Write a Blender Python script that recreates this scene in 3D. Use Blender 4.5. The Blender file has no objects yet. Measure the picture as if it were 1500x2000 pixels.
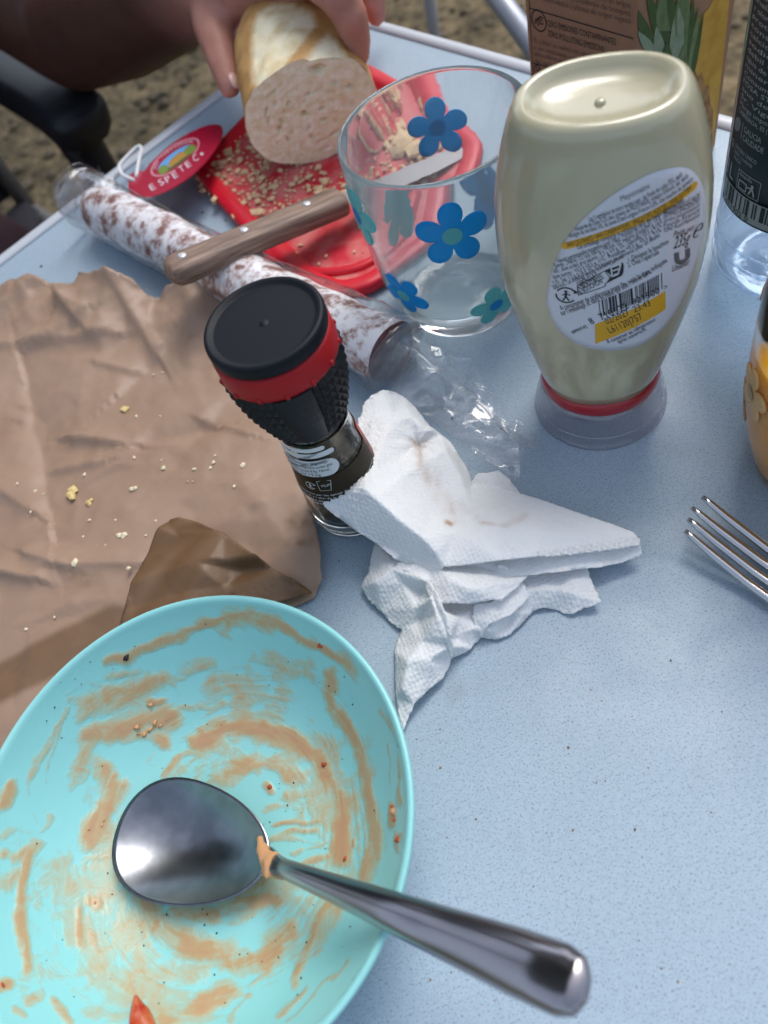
import bpy, bmesh, math, random
import numpy as np
from mathutils import Vector, Matrix, noise as mnoise
from mathutils.geometry import delaunay_2d_cdt

scene = bpy.context.scene
COL = scene.collection
random.seed(7)
rng = np.random.default_rng(11)

# ------------------------------------------------------------------ camera
# metres; table top is z = 0, the ground lies 0.70 m below it
F, PT, RL, H = 1505.438, 0.974337, -0.421521, 0.30
v_f = np.array([0, math.cos(PT), -math.sin(PT)])
_r0 = np.array([1., 0, 0]); _u0 = np.cross(_r0, v_f)
v_r = math.cos(RL) * _r0 + math.sin(RL) * _u0
v_u = -math.sin(RL) * _r0 + math.cos(RL) * _u0
CAM = np.array([0, 0, H])
cam = bpy.data.cameras.new('camera')
cam.sensor_fit = 'VERTICAL'; cam.sensor_height = 36.0; cam.sensor_width = 27.0
cam.lens = F / 2000 * 36
cam.clip_start = 0.01; cam.clip_end = 400
cam.dof.use_dof = True; cam.dof.focus_distance = 0.325; cam.dof.aperture_fstop = 8.6
cam_o = bpy.data.objects.new('camera', cam); COL.objects.link(cam_o)
cam_o.matrix_world = Matrix(((v_r[0], v_u[0], -v_f[0], 0), (v_r[1], v_u[1], -v_f[1], 0),
                             (v_r[2], v_u[2], -v_f[2], H), (0, 0, 0, 1)))
scene.camera = cam_o

# ------------------------------------------------------------------ light
SUN_EL, SUN_AZ = math.radians(55), math.radians(38)      # azimuth from +Y towards +X
world = bpy.data.worlds.new('World'); scene.world = world; world.use_nodes = True
wn = world.node_tree; wn.nodes.clear()
sky = wn.nodes.new('ShaderNodeTexSky'); sky.sky_type = 'NISHITA'; sky.sun_disc = False
sky.sun_elevation = SUN_EL; sky.sun_rotation = SUN_AZ
sky.air_density = 1.0; sky.dust_density = 2.5; sky.ozone_density = 1.0
hs = wn.nodes.new('ShaderNodeHueSaturation'); hs.inputs['Saturation'].default_value = 0.66
bg = wn.nodes.new('ShaderNodeBackground'); bg.inputs['Strength'].default_value = 0.105
wo = wn.nodes.new('ShaderNodeOutputWorld')
wn.links.new(sky.outputs[0], hs.inputs['Color']); wn.links.new(hs.outputs[0], bg.inputs['Color'])
wn.links.new(bg.outputs[0], wo.inputs['Surface'])
sun = bpy.data.lights.new('sun', 'SUN'); sun.energy = 1.05; sun.angle = math.radians(34); sun.color = (1, 0.97, 0.93)
sun_o = bpy.data.objects.new('sun', sun); COL.objects.link(sun_o)
_d = Vector((math.sin(SUN_AZ) * math.cos(SUN_EL), math.cos(SUN_AZ) * math.cos(SUN_EL), math.sin(SUN_EL)))
sun_o.rotation_euler = _d.to_track_quat('Z', 'Y').to_euler(); sun_o.location = _d * 5
scene.view_settings.view_transform = 'Standard'; scene.view_settings.look = 'None'
scene.view_settings.gamma = 1.0; scene.view_settings.use_curve_mapping = False
scene.view_settings.exposure = 1.38
scene.render.engine = 'CYCLES'
cy = scene.cycles
cy.use_denoising = True
try: cy.denoiser = 'OPENIMAGEDENOISE'
except Exception: pass
cy.max_bounces = 14; cy.transparent_max_bounces = 24; cy.transmission_bounces = 12; cy.glossy_bounces = 6
cy.diffuse_bounces = 4; cy.caustics_refractive = True; cy.caustics_reflective = True; cy.blur_glossy = 0.5

# ------------------------------------------------------------------ helpers
def ray(x, y): return (x - 750) / F * v_r - (y - 1000) / F * v_u + v_f
def at(x, y, h=0.0):
    """point at height h that the photograph shows at pixel x, y"""
    d = ray(x, y); return CAM + d * ((h - H) / d[2])
def proj(P):
    q = np.atleast_2d(P) - CAM; z = q @ v_f
    return np.c_[750 + F * (q @ v_r) / z, 1000 - F * (q @ v_u) / z]

def mesh(name, V, Fc, mat=None, parent=None, smooth=True, loc=None):
    me = bpy.data.meshes.new(name)
    me.from_pydata([tuple(map(float, v)) for v in V], [], [tuple(int(i) for i in f) for f in Fc])
    me.validate(); me.update()
    if smooth:
        me.polygons.foreach_set('use_smooth', [True] * len(me.polygons))
    o = bpy.data.objects.new(name, me); COL.objects.link(o)
    if mat: me.materials.append(mat)
    if parent: o.parent = parent
    if loc is not None: o.location = loc
    return o
def fix(o):
    bm = bmesh.new(); bm.from_mesh(o.data); bmesh.ops.recalc_face_normals(bm, faces=bm.faces); bm.to_mesh(o.data); bm.free(); return o
def autosmooth(o, deg=35):
    bm = bmesh.new(); bm.from_mesh(o.data)
    for e in bm.edges:
        if len(e.link_faces) == 2 and e.calc_face_angle(0) > math.radians(deg): e.smooth = False
    bm.to_mesh(o.data); bm.free(); return o
def thing(name, label, cat, loc=(0, 0, 0), group=None):
    o = bpy.data.objects.new(name, None); COL.objects.link(o); o.location = loc
    o.empty_display_size = 0.02
    return tag(o, label, cat, group)
def tag(o, label, cat, group=None):
    o['label'] = label; o['category'] = cat
    if group: o['group'] = group
    return o
def lathe(prof, n=64, closed_ends=True, c=(0, 0, 0)):
    """prof: [(r, z)] -> verts, faces, around the z axis through c"""
    V, Fc = [], []
    for r, z in prof:
        for k in range(n):
            a = 2 * math.pi * k / n
            V.append((c[0] + r * math.cos(a), c[1] + r * math.sin(a), c[2] + z))
    for i in range(len(prof) - 1):
        for k in range(n):
            a, b = i * n + k, i * n + (k + 1) % n
            Fc.append((a, b, b + n, a + n))
    if closed_ends:
        if prof[0][0] > 1e-6: Fc.append(tuple(reversed(range(n))))
        if prof[-1][0] > 1e-6: Fc.append(tuple(range((len(prof) - 1) * n, len(prof) * n)))
    return V, Fc
def spl(pts, n):
    """Catmull-Rom through pts, n samples"""
    P = np.array(pts, float); m = len(P); out = []
    Pe = np.vstack([2 * P[0] - P[1], P, 2 * P[-1] - P[-2]])
    for s in np.linspace(0, m - 1 - 1e-9, n):
        i = int(s); t = s - i; p0, p1, p2, p3 = Pe[i:i + 4]
        out.append(.5 * ((2 * p1) + (-p0 + p2) * t + (2 * p0 - 5 * p1 + 4 * p2 - p3) * t * t + (-p0 + 3 * p1 - 3 * p2 + p3) * t ** 3))
    return np.array(out)
def frames(P, up=(0, 0, 1)):
    P = np.array(P, float); T = np.gradient(P, axis=0); T /= np.linalg.norm(T, axis=1)[:, None]
    up = np.array(up, float); A = np.cross(T, up); A /= np.linalg.norm(A, axis=1)[:, None] + 1e-12
    B = np.cross(A, T); return T, A, B
def tube(P, rad, n=12, up=(0, 0, 1), flat=1.0, cap=True):
    """tube along P, rad scalar or list, flat = height / width"""
    P = np.array(P, float); m = len(P); rad = np.broadcast_to(rad, m) if np.ndim(rad) < 2 else rad
    T, A, B = frames(P, up); V, Fc = [], []
    for i in range(m):
        for k in range(n):
            a = 2 * math.pi * k / n
            V.append(P[i] + A[i] * rad[i] * math.cos(a) + B[i] * rad[i] * flat * math.sin(a))
    for i in range(m - 1):
        for k in range(n):
            a, b = i * n + k, i * n + (k + 1) % n
            Fc.append((a, b, b + n, a + n))
    if cap: Fc += [tuple(reversed(range(n))), tuple(range((m - 1) * n, m * n))]
    return V, Fc
def join(*parts):
    V, Fc = [], []
    for v, f in parts:
        k = len(V); V += list(v); Fc += [tuple(i + k for i in q) for q in f]
    return V, Fc
def box(c, s, rot=None):
    V = [np.array([x * s[0] / 2, y * s[1] / 2, z * s[2] / 2]) for x in (-1, 1) for y in (-1, 1) for z in (-1, 1)]
    if rot is not None: V = [rot @ v for v in V]
    V = [v + np.array(c) for v in V]
    return V, [(0, 1, 3, 2), (4, 6, 7, 5), (0, 4, 5, 1), (2, 3, 7, 6), (0, 2, 6, 4), (1, 5, 7, 3)]
def rotz(a): return np.array([[math.cos(a), -math.sin(a), 0], [math.sin(a), math.cos(a), 0], [0, 0, 1]])
def bevel(o, w, seg=2):
    m = o.modifiers.new('bevel', 'BEVEL'); m.width = w; m.segments = seg; m.limit_method = 'ANGLE'; return o
def in_poly(P, poly):
    P = np.atleast_2d(P); poly = np.array(poly, float); ins = np.zeros(len(P), bool); n = len(poly)
    for i in range(n):
        (x1, y1), (x2, y2) = poly[i], poly[(i + 1) % n]
        c = ((y1 > P[:, 1]) != (y2 > P[:, 1])) & (P[:, 0] < (x2 - x1) * (P[:, 1] - y1) / ((y2 - y1) + 1e-12) + x1)
        ins ^= c
    return ins
def seg_dist(P, a, b):
    a = np.array(a, float); b = np.array(b, float); d = b - a; L = d @ d + 1e-12
    t = np.clip((P - a) @ d / L, 0, 1); return np.linalg.norm(P - (a + t[:, None] * d), axis=1)
def poly_dist(P, pts, closed=True):
    n = len(pts); D = np.full(len(P), 1e9)
    for i in range(n if closed else n - 1): D = np.minimum(D, seg_dist(P, pts[i], pts[(i + 1) % n]))
    return D
def sstep(a, b, x): t = np.clip((x - a) / (b - a), 0, 1); return t * t * (3 - 2 * t)
def nz(P, scale, seed=0.0):
    return np.array([mnoise.noise(Vector((p[0] * scale + seed, p[1] * scale + seed * 1.7, (p[2] * scale if len(p) > 2 else 0) + seed * .31))) for p in P])
def attr(o, name, vals):
    a = o.data.attributes.new(name, 'FLOAT', 'POINT'); a.data.foreach_set('value', np.asarray(vals, np.float32))

def lin_interp(ctrl, Q):
    """piecewise linear heights over the Delaunay triangles of ctrl [(x, y, h)]"""
    c = np.array(ctrl, float)
    r = delaunay_2d_cdt([Vector(p[:2]) for p in c], [], [], 0, 1e-6)
    vs = np.array([tuple(v) for v in r[0]]); org = [o[0] if o else 0 for o in r[3]]
    hv = c[org, 2]; out = np.full(len(Q), np.nan)
    for t in r[2]:
        a, b, d = vs[list(t)]; M = np.array([b - a, d - a]).T
        if abs(np.linalg.det(M)) < 1e-9: continue
        l = np.linalg.solve(M, (Q - a).T).T
        ok = (l[:, 0] >= -1e-6) & (l[:, 1] >= -1e-6) & (l.sum(1) <= 1 + 1e-6)
        h0, h1, h2 = hv[list(t)]
        out[ok] = h0 + l[ok, 0] * (h1 - h0) + l[ok, 1] * (h2 - h0)
    bad = np.isnan(out)
    if bad.any():
        d = np.linalg.norm(Q[bad][:, None, :] - c[None, :, :2], axis=2); out[bad] = c[d.argmin(1), 2]
    return out
def sheet(name, outline, ctrl, step, mat, parent=None, relax=2, noise_fn=None, thick=0.0004, edge_wob=0.0, zmin=0.0006, off=0.0):
    """a sheet of paper or film: outline and control heights (mm) given where the photograph shows them"""
    ol = [np.array(p, float) for p in outline]; B = []
    for i in range(len(ol)):
        a, b = ol[i], ol[(i + 1) % len(ol)]; n = max(1, int(np.linalg.norm(b - a) / step))
        for k in range(n):
            p = a + (b - a) * k / n
            if edge_wob and k: p = p + rng.normal(0, edge_wob, 2)
            B.append(p)
    B = np.array(B); lo, hi = B.min(0), B.max(0)
    gx, gy = np.meshgrid(np.arange(lo[0], hi[0], step), np.arange(lo[1], hi[1], step * .87)); gx[1::2] += step / 2
    G = np.c_[gx.ravel(), gy.ravel()] + rng.normal(0, step * .12, (gx.size, 2))
    G = G[in_poly(G, B)]; G = G[poly_dist(G, B) > step * .45] if len(G) else G
    A = np.vstack([B, G]); nb = len(B)
    r = delaunay_2d_cdt([Vector(p) for p in A], [(i, (i + 1) % nb) for i in range(nb)], [], 1, 1e-6)
    X = np.array([tuple(v) for v in r[0]]); T = [tuple(t) for t in r[2]]
    h = lin_interp(ctrl, X)
    nb_ = [set() for _ in X]
    for t in T:
        for i in range(3): nb_[t[i]].update((t[(i + 1) % 3], t[(i + 2) % 3]))
    for _ in range(relax):
        h = np.array([0.5 * h[i] + 0.5 * np.mean(h[list(s)]) if s else h[i] for i, s in enumerate(nb_)])
    P = np.array([at(x[0], x[1], hh / 1000) for x, hh in zip(X, h)])
    if noise_fn is not None: P[:, 2] += noise_fn(P, X)
    P[:, 2] = np.maximum(P[:, 2], zmin) + off
    o = fix(mesh(name, P, T, mat, parent))
    if o.data.polygons and np.mean([p.normal.z for p in o.data.polygons]) < 0: o.data.flip_normals()
    if thick:
        m = o.modifiers.new('thickness', 'SOLIDIFY'); m.thickness = thick; m.offset = -1
    return o, P, X
def facets(P, spacing, amp, seed, ang=0.0, stretch=1.0):
    """crumple: random heights joined by flat triangles, so the creases stay sharp"""
    r = np.random.default_rng(seed); c, s = math.cos(ang), math.sin(ang); q = np.c_[(P[:, 0] * c + P[:, 1] * s) / stretch, -P[:, 0] * s + P[:, 1] * c]
    lo, hi = q.min(0) - spacing, q.max(0) + spacing; nx, ny = [int(v) + 2 for v in (hi - lo) / spacing]
    pts = [(lo[0] + (i + r.uniform(-.45, .45)) * spacing, lo[1] + (j + r.uniform(-.45, .45)) * spacing, r.normal(0, 1) * amp) for i in range(nx) for j in range(ny)]
    return lin_interp(pts, q)
def ridged(P, scale, seed):
    return 1 - 2 * np.abs(nz(P, scale, seed))

# ---- print on surfaces: text is laid out in 2D and mapped by fn(u, v) -> xyz
_tc = {}
def text2d(s):
    if s not in _tc:
        cu = bpy.data.curves.new('t', 'FONT'); cu.body = s; cu.resolution_u = 2
        o = bpy.data.objects.new('t', cu); COL.objects.link(o)
        dg = bpy.context.evaluated_depsgraph_get(); dg.update()
        me = bpy.data.meshes.new_from_object(o.evaluated_get(dg))
        V = np.array([v.co[:2] for v in me.vertices]) if len(me.vertices) else np.zeros((0, 2))
        _tc[s] = (V, [tuple(p.vertices) for p in me.polygons])
        bpy.data.objects.remove(o); bpy.data.curves.remove(cu); bpy.data.meshes.remove(me)
    V, Fc = _tc[s]; return V.copy(), Fc
class Print:
    """gathers flat print (text, bars, outlines) laid out in (u, v) metres"""
    def __init__(s): s.V = []; s.F = []
    def add(s, V, Fc):
        k = len(s.V); s.V += [tuple(p) for p in V]; s.F += [tuple(i + k for i in f) for f in Fc]
    def text(s, body, p0, p1, h=None, squash=1.0):
        V, Fc = text2d(body)
        if not len(V): return
        p0 = np.array(p0, float); p1 = np.array(p1, float); d = p1 - p0; L = np.linalg.norm(d); d /= L; n = np.array([-d[1], d[0]])
        w = V[:, 0].max() - V[:, 0].min(); sx = L / w; sy = (h / .72) if h else sx * squash
        s.add([p0 + d * (v[0] - V[:, 0].min()) * sx + n * v[1] * sy for v in V], Fc)
    def poly(s, pts): s.add(pts, [tuple(range(len(pts)))])
    def quadstrip(s, a, b, w):
        a = np.array(a, float); b = np.array(b, float); d = (b - a); L = np.linalg.norm(d); d /= L; n = np.array([-d[1], d[0]]) * w / 2
        m = max(1, int(L / .004)); V = []
        for i in range(m + 1):
            c = a + (b - a) * i / m; V += [c - n, c + n]
        s.add(V, [(2 * i, 2 * i + 2, 2 * i + 3, 2 * i + 1) for i in range(m)])
    def patch(s, p00, p10, p11, p01, nu=12, nv=8):
        A = [np.array(p, float) for p in (p00, p10, p11, p01)]
        V = [(A[0] * (1 - i / nu) + A[1] * i / nu) * (1 - j / nv) + (A[3] * (1 - i / nu) + A[2] * i / nu) * j / nv for j in range(nv + 1) for i in range(nu + 1)]
        s.add(V, [(j * (nu + 1) + i, j * (nu + 1) + i + 1, (j + 1) * (nu + 1) + i + 1, (j + 1) * (nu + 1) + i) for j in range(nv) for i in range(nu)])
    def loop(s, pts, w):
        for i in range(len(pts)): s.quadstrip(pts[i], pts[(i + 1) % len(pts)], w)
    def ring(s, c, r, w, a0=0, a1=2 * math.pi, n=20, asp=1.0):
        V = []
        for i in range(n + 1):
            a = a0 + (a1 - a0) * i / n
            for q in (r - w / 2, r + w / 2): V.append((c[0] + q * math.cos(a) * asp, c[1] + q * math.sin(a)))
        s.add(V, [(2 * i, 2 * i + 2, 2 * i + 3, 2 * i + 1) for i in range(n)])
    def disc(s, c, r, asp=1.0, n=14): s.poly([(c[0] + r * asp * math.cos(2 * math.pi * i / n), c[1] + r * math.sin(2 * math.pi * i / n)) for i in range(n)])
    def bars(s, origin, ax, ay, seed=1, n=59):
        """barcode: origin corner, ax along the bars' row, ay up a bar"""
        rr = random.Random(seed); o = np.array(origin, float); ax = np.array(ax, float); ay = np.array(ay, float); x = 0; on = True
        while x < n:
            w = rr.choice((1, 1, 2, 1, 3)); w = min(w, n - x)
            if on: s.add([o + ax * x / n, o + ax * (x + w) / n, o + ax * (x + w) / n + ay, o + ax * x / n + ay], [(0, 1, 2, 3)])
            x += w; on = not on
    def build(s, name, fn, mat, parent, inv=None):
        if not s.V: return None
        Minv = None if inv is None else inv
        P = [fn(u, v) for u, v in s.V]
        if Minv is not None: P = [Minv(p) for p in P]
        return mesh(name, P, s.F, mat, parent, smooth=False)

# ------------------------------------------------------------------ materials
def nodes_of(m): return m.node_tree.nodes, m.node_tree.links
def mat(name, color, rough=0.5, metal=0.0, spec=0.5, noise=None, bump=None, trans=0.0, ior=1.45, coat=0.0, sss=0.0, sssr=(1, .5, .3), sheen=0.0):
    """noise = (scale, amount, second colour), bump = (scale, strength, distance)"""
    m = bpy.data.materials.new(name); m.use_nodes = True; N, L = nodes_of(m); b = N['Principled BSDF']
    b.inputs['Base Color'].default_value = (*color, 1); b.inputs['Roughness'].default_value = rough
    b.inputs['Metallic'].default_value = metal; b.inputs['Specular IOR Level'].default_value = spec
    b.inputs['Transmission Weight'].default_value = trans; b.inputs['IOR'].default_value = ior
    b.inputs['Coat Weight'].default_value = coat; b.inputs['Coat Roughness'].default_value = 0.08
    if sss: b.inputs['Subsurface Weight'].default_value = sss; b.inputs['Subsurface Radius'].default_value = sssr; b.inputs['Subsurface Scale'].default_value = 0.004
    tc = N.new('ShaderNodeTexCoord')
    if noise:
        t = N.new('ShaderNodeTexNoise'); t.inputs['Scale'].default_value = noise[0]; t.inputs['Detail'].default_value = 6
        L.new(tc.outputs['Object'], t.inputs['Vector'])
        r = N.new('ShaderNodeValToRGB'); r.color_ramp.elements[0].position = .38; r.color_ramp.elements[1].position = .64
        r.color_ramp.elements[0].color = (*color, 1)
        c2 = noise[2]; r.color_ramp.elements[1].color = (*[color[i] * (1 - noise[1]) + c2[i] * noise[1] for i in range(3)], 1)
        L.new(t.outputs['Fac'], r.inputs['Fac']); L.new(r.outputs[0], b.inputs['Base Color'])
    if bump: add_bump(m, *bump)
    return m
def add_bump(m, scale, strength, dist=0.001, kind='noise', vec=None):
    N, L = nodes_of(m); b = N['Principled BSDF']; tc = N.new('ShaderNodeTexCoord')
    if kind == 'noise':
        t = N.new('ShaderNodeTexNoise'); t.inputs['Detail'].default_value = 4; out = t.outputs['Fac']
    else:
        t = N.new('ShaderNodeTexVoronoi'); out = t.outputs['Distance']
    t.inputs['Scale'].default_value = scale; L.new(tc.outputs['Object'], t.inputs['Vector'])
    bp = N.new('ShaderNodeBump'); bp.inputs['Strength'].default_value = strength; bp.inputs['Distance'].default_value = dist
    prev = b.inputs['Normal'].links[0].from_socket if b.inputs['Normal'].links else None
    if prev: L.new(prev, bp.inputs['Normal'])
    L.new(out, bp.inputs['Height']); L.new(bp.outputs[0], b.inputs['Normal']); return bp
def ridge_bump(m, scale, strength, dist):
    N, L = nodes_of(m); b = N['Principled BSDF']; tc = N.new('ShaderNodeTexCoord'); t = N.new('ShaderNodeTexNoise'); t.noise_type = 'RIDGED_MULTIFRACTAL'
    t.inputs['Scale'].default_value = scale; t.inputs['Detail'].default_value = 3; t.inputs['Lacunarity'].default_value = 2.3; L.new(tc.outputs['Object'], t.inputs['Vector'])
    bp = N.new('ShaderNodeBump'); bp.inputs['Strength'].default_value = strength; bp.inputs['Distance'].default_value = dist
    if b.inputs['Normal'].links: L.new(b.inputs['Normal'].links[0].from_socket, bp.inputs['Normal'])
    L.new(t.outputs[0], bp.inputs['Height']); L.new(bp.outputs[0], b.inputs['Normal'])
def film_mat(name, tint=(1, 1, 1), refl=0.12, rough=0.08, haze=0.05, bump=None):
    """thin clear plastic: mostly passes light straight on, a little gloss and milkiness"""
    m = bpy.data.materials.new(name); m.use_nodes = True; N, L = nodes_of(m); N.clear()
    out = N.new('ShaderNodeOutputMaterial'); tr = N.new('ShaderNodeBsdfTransparent'); tr.inputs[0].default_value = (*tint, 1)
    gl = N.new('ShaderNodeBsdfGlossy'); gl.inputs['Roughness'].default_value = rough
    df = N.new('ShaderNodeBsdfDiffuse'); df.inputs[0].default_value = (.85, .85, .87, 1)
    fr = N.new('ShaderNodeLayerWeight'); fr.inputs['Blend'].default_value = .5
    pw = N.new('ShaderNodeMath'); pw.operation = 'POWER'; pw.inputs[1].default_value = 2.6; L.new(fr.outputs['Facing'], pw.inputs[0])
    mul = N.new('ShaderNodeMath'); mul.operation = 'MULTIPLY_ADD'; mul.inputs[1].default_value = .75; mul.inputs[2].default_value = refl * .4
    L.new(pw.outputs[0], mul.inputs[0])
    m1 = N.new('ShaderNodeMixShader'); m1.inputs[0].default_value = haze; L.new(tr.outputs[0], m1.inputs[1]); L.new(df.outputs[0], m1.inputs[2])
    m2 = N.new('ShaderNodeMixShader'); L.new(mul.outputs[0], m2.inputs[0]); L.new(m1.outputs[0], m2.inputs[1]); L.new(gl.outputs[0], m2.inputs[2])
    L.new(m2.outputs[0], out.inputs['Surface'])
    if bump:
        tc = N.new('ShaderNodeTexCoord'); t = N.new('ShaderNodeTexNoise'); t.inputs['Scale'].default_value = bump[0]; t.inputs['Detail'].default_value = 3
        L.new(tc.outputs['Object'], t.inputs['Vector']); bp = N.new('ShaderNodeBump'); bp.inputs['Strength'].default_value = bump[1]; bp.inputs['Distance'].default_value = bump[2]
        L.new(t.outputs['Fac'], bp.inputs['Height'])
        for s in (gl, fr): L.new(bp.outputs[0], s.inputs['Normal'])
    return m
def glass_mat(name, color=(1, 1, 1), rough=0.0, ior=1.48, bump=None):
    m = mat(name, color, rough, trans=1.0, ior=ior)
    if bump: add_bump(m, *bump)
    return m
def frost(m, amount, color):
    """scratched, slightly milky surface"""
    N, L = nodes_of(m); b = N['Principled BSDF']; out = [n for n in N if n.type == 'OUTPUT_MATERIAL'][0]
    d = N.new('ShaderNodeBsdfDiffuse'); d.inputs[0].default_value = (*color, 1); t = N.new('ShaderNodeBsdfTranslucent'); t.inputs[0].default_value = (*color, 1)
    a = N.new('ShaderNodeMixShader'); a.inputs[0].default_value = .36; L.new(d.outputs[0], a.inputs[1]); L.new(t.outputs[0], a.inputs[2])
    x = N.new('ShaderNodeMixShader'); x.inputs[0].default_value = amount; L.new(b.outputs[0], x.inputs[1]); L.new(a.outputs[0], x.inputs[2]); L.new(x.outputs[0], out.inputs['Surface'])
M = {}
M['black_plastic'] = mat('black_plastic', (.009, .011, .014), .42, spec=.35, noise=(900, .5, (.03, .03, .035)))
M['black_ink'] = mat('black_ink', (.015, .015, .018), .5)
M['grey_ink'] = mat('grey_ink', (.10, .10, .12), .5)
M['white_ink'] = mat('white_ink', (.62, .66, .66), .5)
M['steel'] = mat('steel', (.52, .52, .54), .16, 1.0, bump=(60, .05, .001))
M['alu'] = mat('alu', (.62, .64, .66), .35, .6)
M['glass'] = glass_mat('glass', (.965, .995, 1.0), 0.03, 1.42, (38, .12, .002))
frost(M['glass'], .10, (.70, .85, .88))
M['clear_plastic'] = film_mat('clear_plastic', (.955, .94, .96), .22, .06, .045)
# ================================================================== SETTING
M['ground'] = mat('ground', (.085, .067, .036), .95, noise=(9, 1, (.165, .13, .075)), bump=(70, .9, .01))
N, L = nodes_of(M['ground']); b = N['Principled BSDF']
_pv = b.inputs['Base Color'].links[0].from_socket
_t = N.new('ShaderNodeTexNoise'); _t.inputs['Scale'].default_value = 48; _t.inputs['Detail'].default_value = 5
_tc2 = N.new('ShaderNodeTexCoord'); L.new(_tc2.outputs['Object'], _t.inputs['Vector'])
_r = N.new('ShaderNodeValToRGB'); _r.color_ramp.elements[0].position = .35; _r.color_ramp.elements[1].position = .68
_r.color_ramp.elements[0].color = (.45, .42, .36, 1); _r.color_ramp.elements[1].color = (1.5, 1.45, 1.35, 1)
L.new(_t.outputs['Fac'], _r.inputs['Fac'])
_mx = N.new('ShaderNodeMix'); _mx.data_type = 'RGBA'; _mx.blend_type = 'MULTIPLY'; _mx.inputs[0].default_value = 1
L.new(_pv, _mx.inputs[6]); L.new(_r.outputs[0], _mx.inputs[7]); L.new(_mx.outputs[2], b.inputs['Base Color'])
GZ = -0.70
n = 60
gx = np.concatenate([-np.geomspace(80, .5, 14), np.linspace(-.4, 1.2, 17), np.geomspace(1.3, 80, 14)])
V = [(x, y + .6, GZ) for y in gx for x in gx]; m_ = len(gx)
o = mesh('ground', V, [(j * m_ + i, j * m_ + i + 1, (j + 1) * m_ + i + 1, (j + 1) * m_ + i) for j in range(m_ - 1) for i in range(m_ - 1)], M['ground'])
o['kind'] = 'structure'
# loose stones and leaf litter on the ground
M['pebble'] = mat('pebble', (.165, .135, .085), .9, noise=(14, 1, (.07, .055, .035)))
V, Fc = [], []
ico = bmesh.new(); bmesh.ops.create_icosphere(ico, subdivisions=1, radius=1); iv = np.array([v.co[:] for v in ico.verts]); iff = [tuple(v.index for v in f.verts) for f in ico.faces]; ico.free()
for k in range(2600):
    c = np.array([rng.uniform(-1.3, 1.6), rng.uniform(.5, 3.2), GZ]); s = rng.gamma(2.2, .0035) + .003
    q = iv * rng.uniform(.7, 1.2, 3) * s * np.array([1, 1, .6]); q = q @ rotz(rng.uniform(0, 6)).T + c + np.array([0, 0, s * .25])
    kk = len(V); V += list(q); Fc += [tuple(i + kk for i in f) for f in iff]
o = mesh('gravel', V, Fc, M['pebble'], smooth=False); o['kind'] = 'stuff'; o['label'] = 'loose brown gravel and litter on the ground behind the table'

# ================================================================== TABLE
KC = np.array([.1252, .6765]); EX = np.array([.9074, .4203]); EY = np.array([.4203, -.9074])
TW, TL = .72, 1.05
def tab(a, b, z=0.0): p = KC - EX * a + EY * b; return np.array([p[0], p[1], z])
m = mat('table_top', (.335, .435, .515), .42, spec=.4)
N, L = nodes_of(m); b = N['Principled BSDF']; tc = N.new('ShaderNodeTexCoord')
n1 = N.new('ShaderNodeTexNoise'); n1.inputs['Scale'].default_value = 1250; n1.inputs['Detail'].default_value = 3
r1 = N.new('ShaderNodeValToRGB'); r1.color_ramp.elements[0].position = .30; r1.color_ramp.elements[0].color = (.34, .36, .40, 1)
r1.color_ramp.elements[1].position = .46; r1.color_ramp.elements[1].color = (1, 1, 1, 1)
n2 = N.new('ShaderNodeTexNoise'); n2.inputs['Scale'].default_value = 11; n2.inputs['Detail'].default_value = 6
r2 = N.new('ShaderNodeValToRGB'); r2.color_ramp.elements[0].position = .3; r2.color_ramp.elements[0].color = (.32, .415, .49, 1)
r2.color_ramp.elements[1].position = .7; r2.color_ramp.elements[1].color = (.355, .45, .53, 1)
n3 = N.new('ShaderNodeTexNoise'); n3.inputs['Scale'].default_value = 420; n3.inputs['Detail'].default_value = 2
r3 = N.new('ShaderNodeValToRGB'); r3.color_ramp.elements[0].position = .36; r3.color_ramp.elements[0].color = (.93, .935, .945, 1)
r3.color_ramp.elements[1].position = .6; r3.color_ramp.elements[1].color = (1.0, 1.0, 1.0, 1)
for t in (n1, n2, n3): L.new(tc.outputs['Object'], t.inputs['Vector'])
L.new(n1.outputs[0], r1.inputs[0]); L.new(n2.outputs[0], r2.inputs[0]); L.new(n3.outputs[0], r3.inputs[0])
mx = N.new('ShaderNodeMix'); mx.data_type = 'RGBA'; mx.blend_type = 'MULTIPLY'; mx.inputs[0].default_value = .68
L.new(r2.outputs[0], mx.inputs[6]); L.new(r1.outputs[0], mx.inputs[7])
mx2 = N.new('ShaderNodeMix'); mx2.data_type = 'RGBA'; mx2.blend_type = 'MULTIPLY'; mx2.inputs[0].default_value = 1
L.new(mx.outputs[2], mx2.inputs[6]); L.new(r3.outputs[0], mx2.inputs[7]); L.new(mx2.outputs[2], b.inputs['Base Color'])
add_bump(m, 800, .2, .0004)
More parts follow.
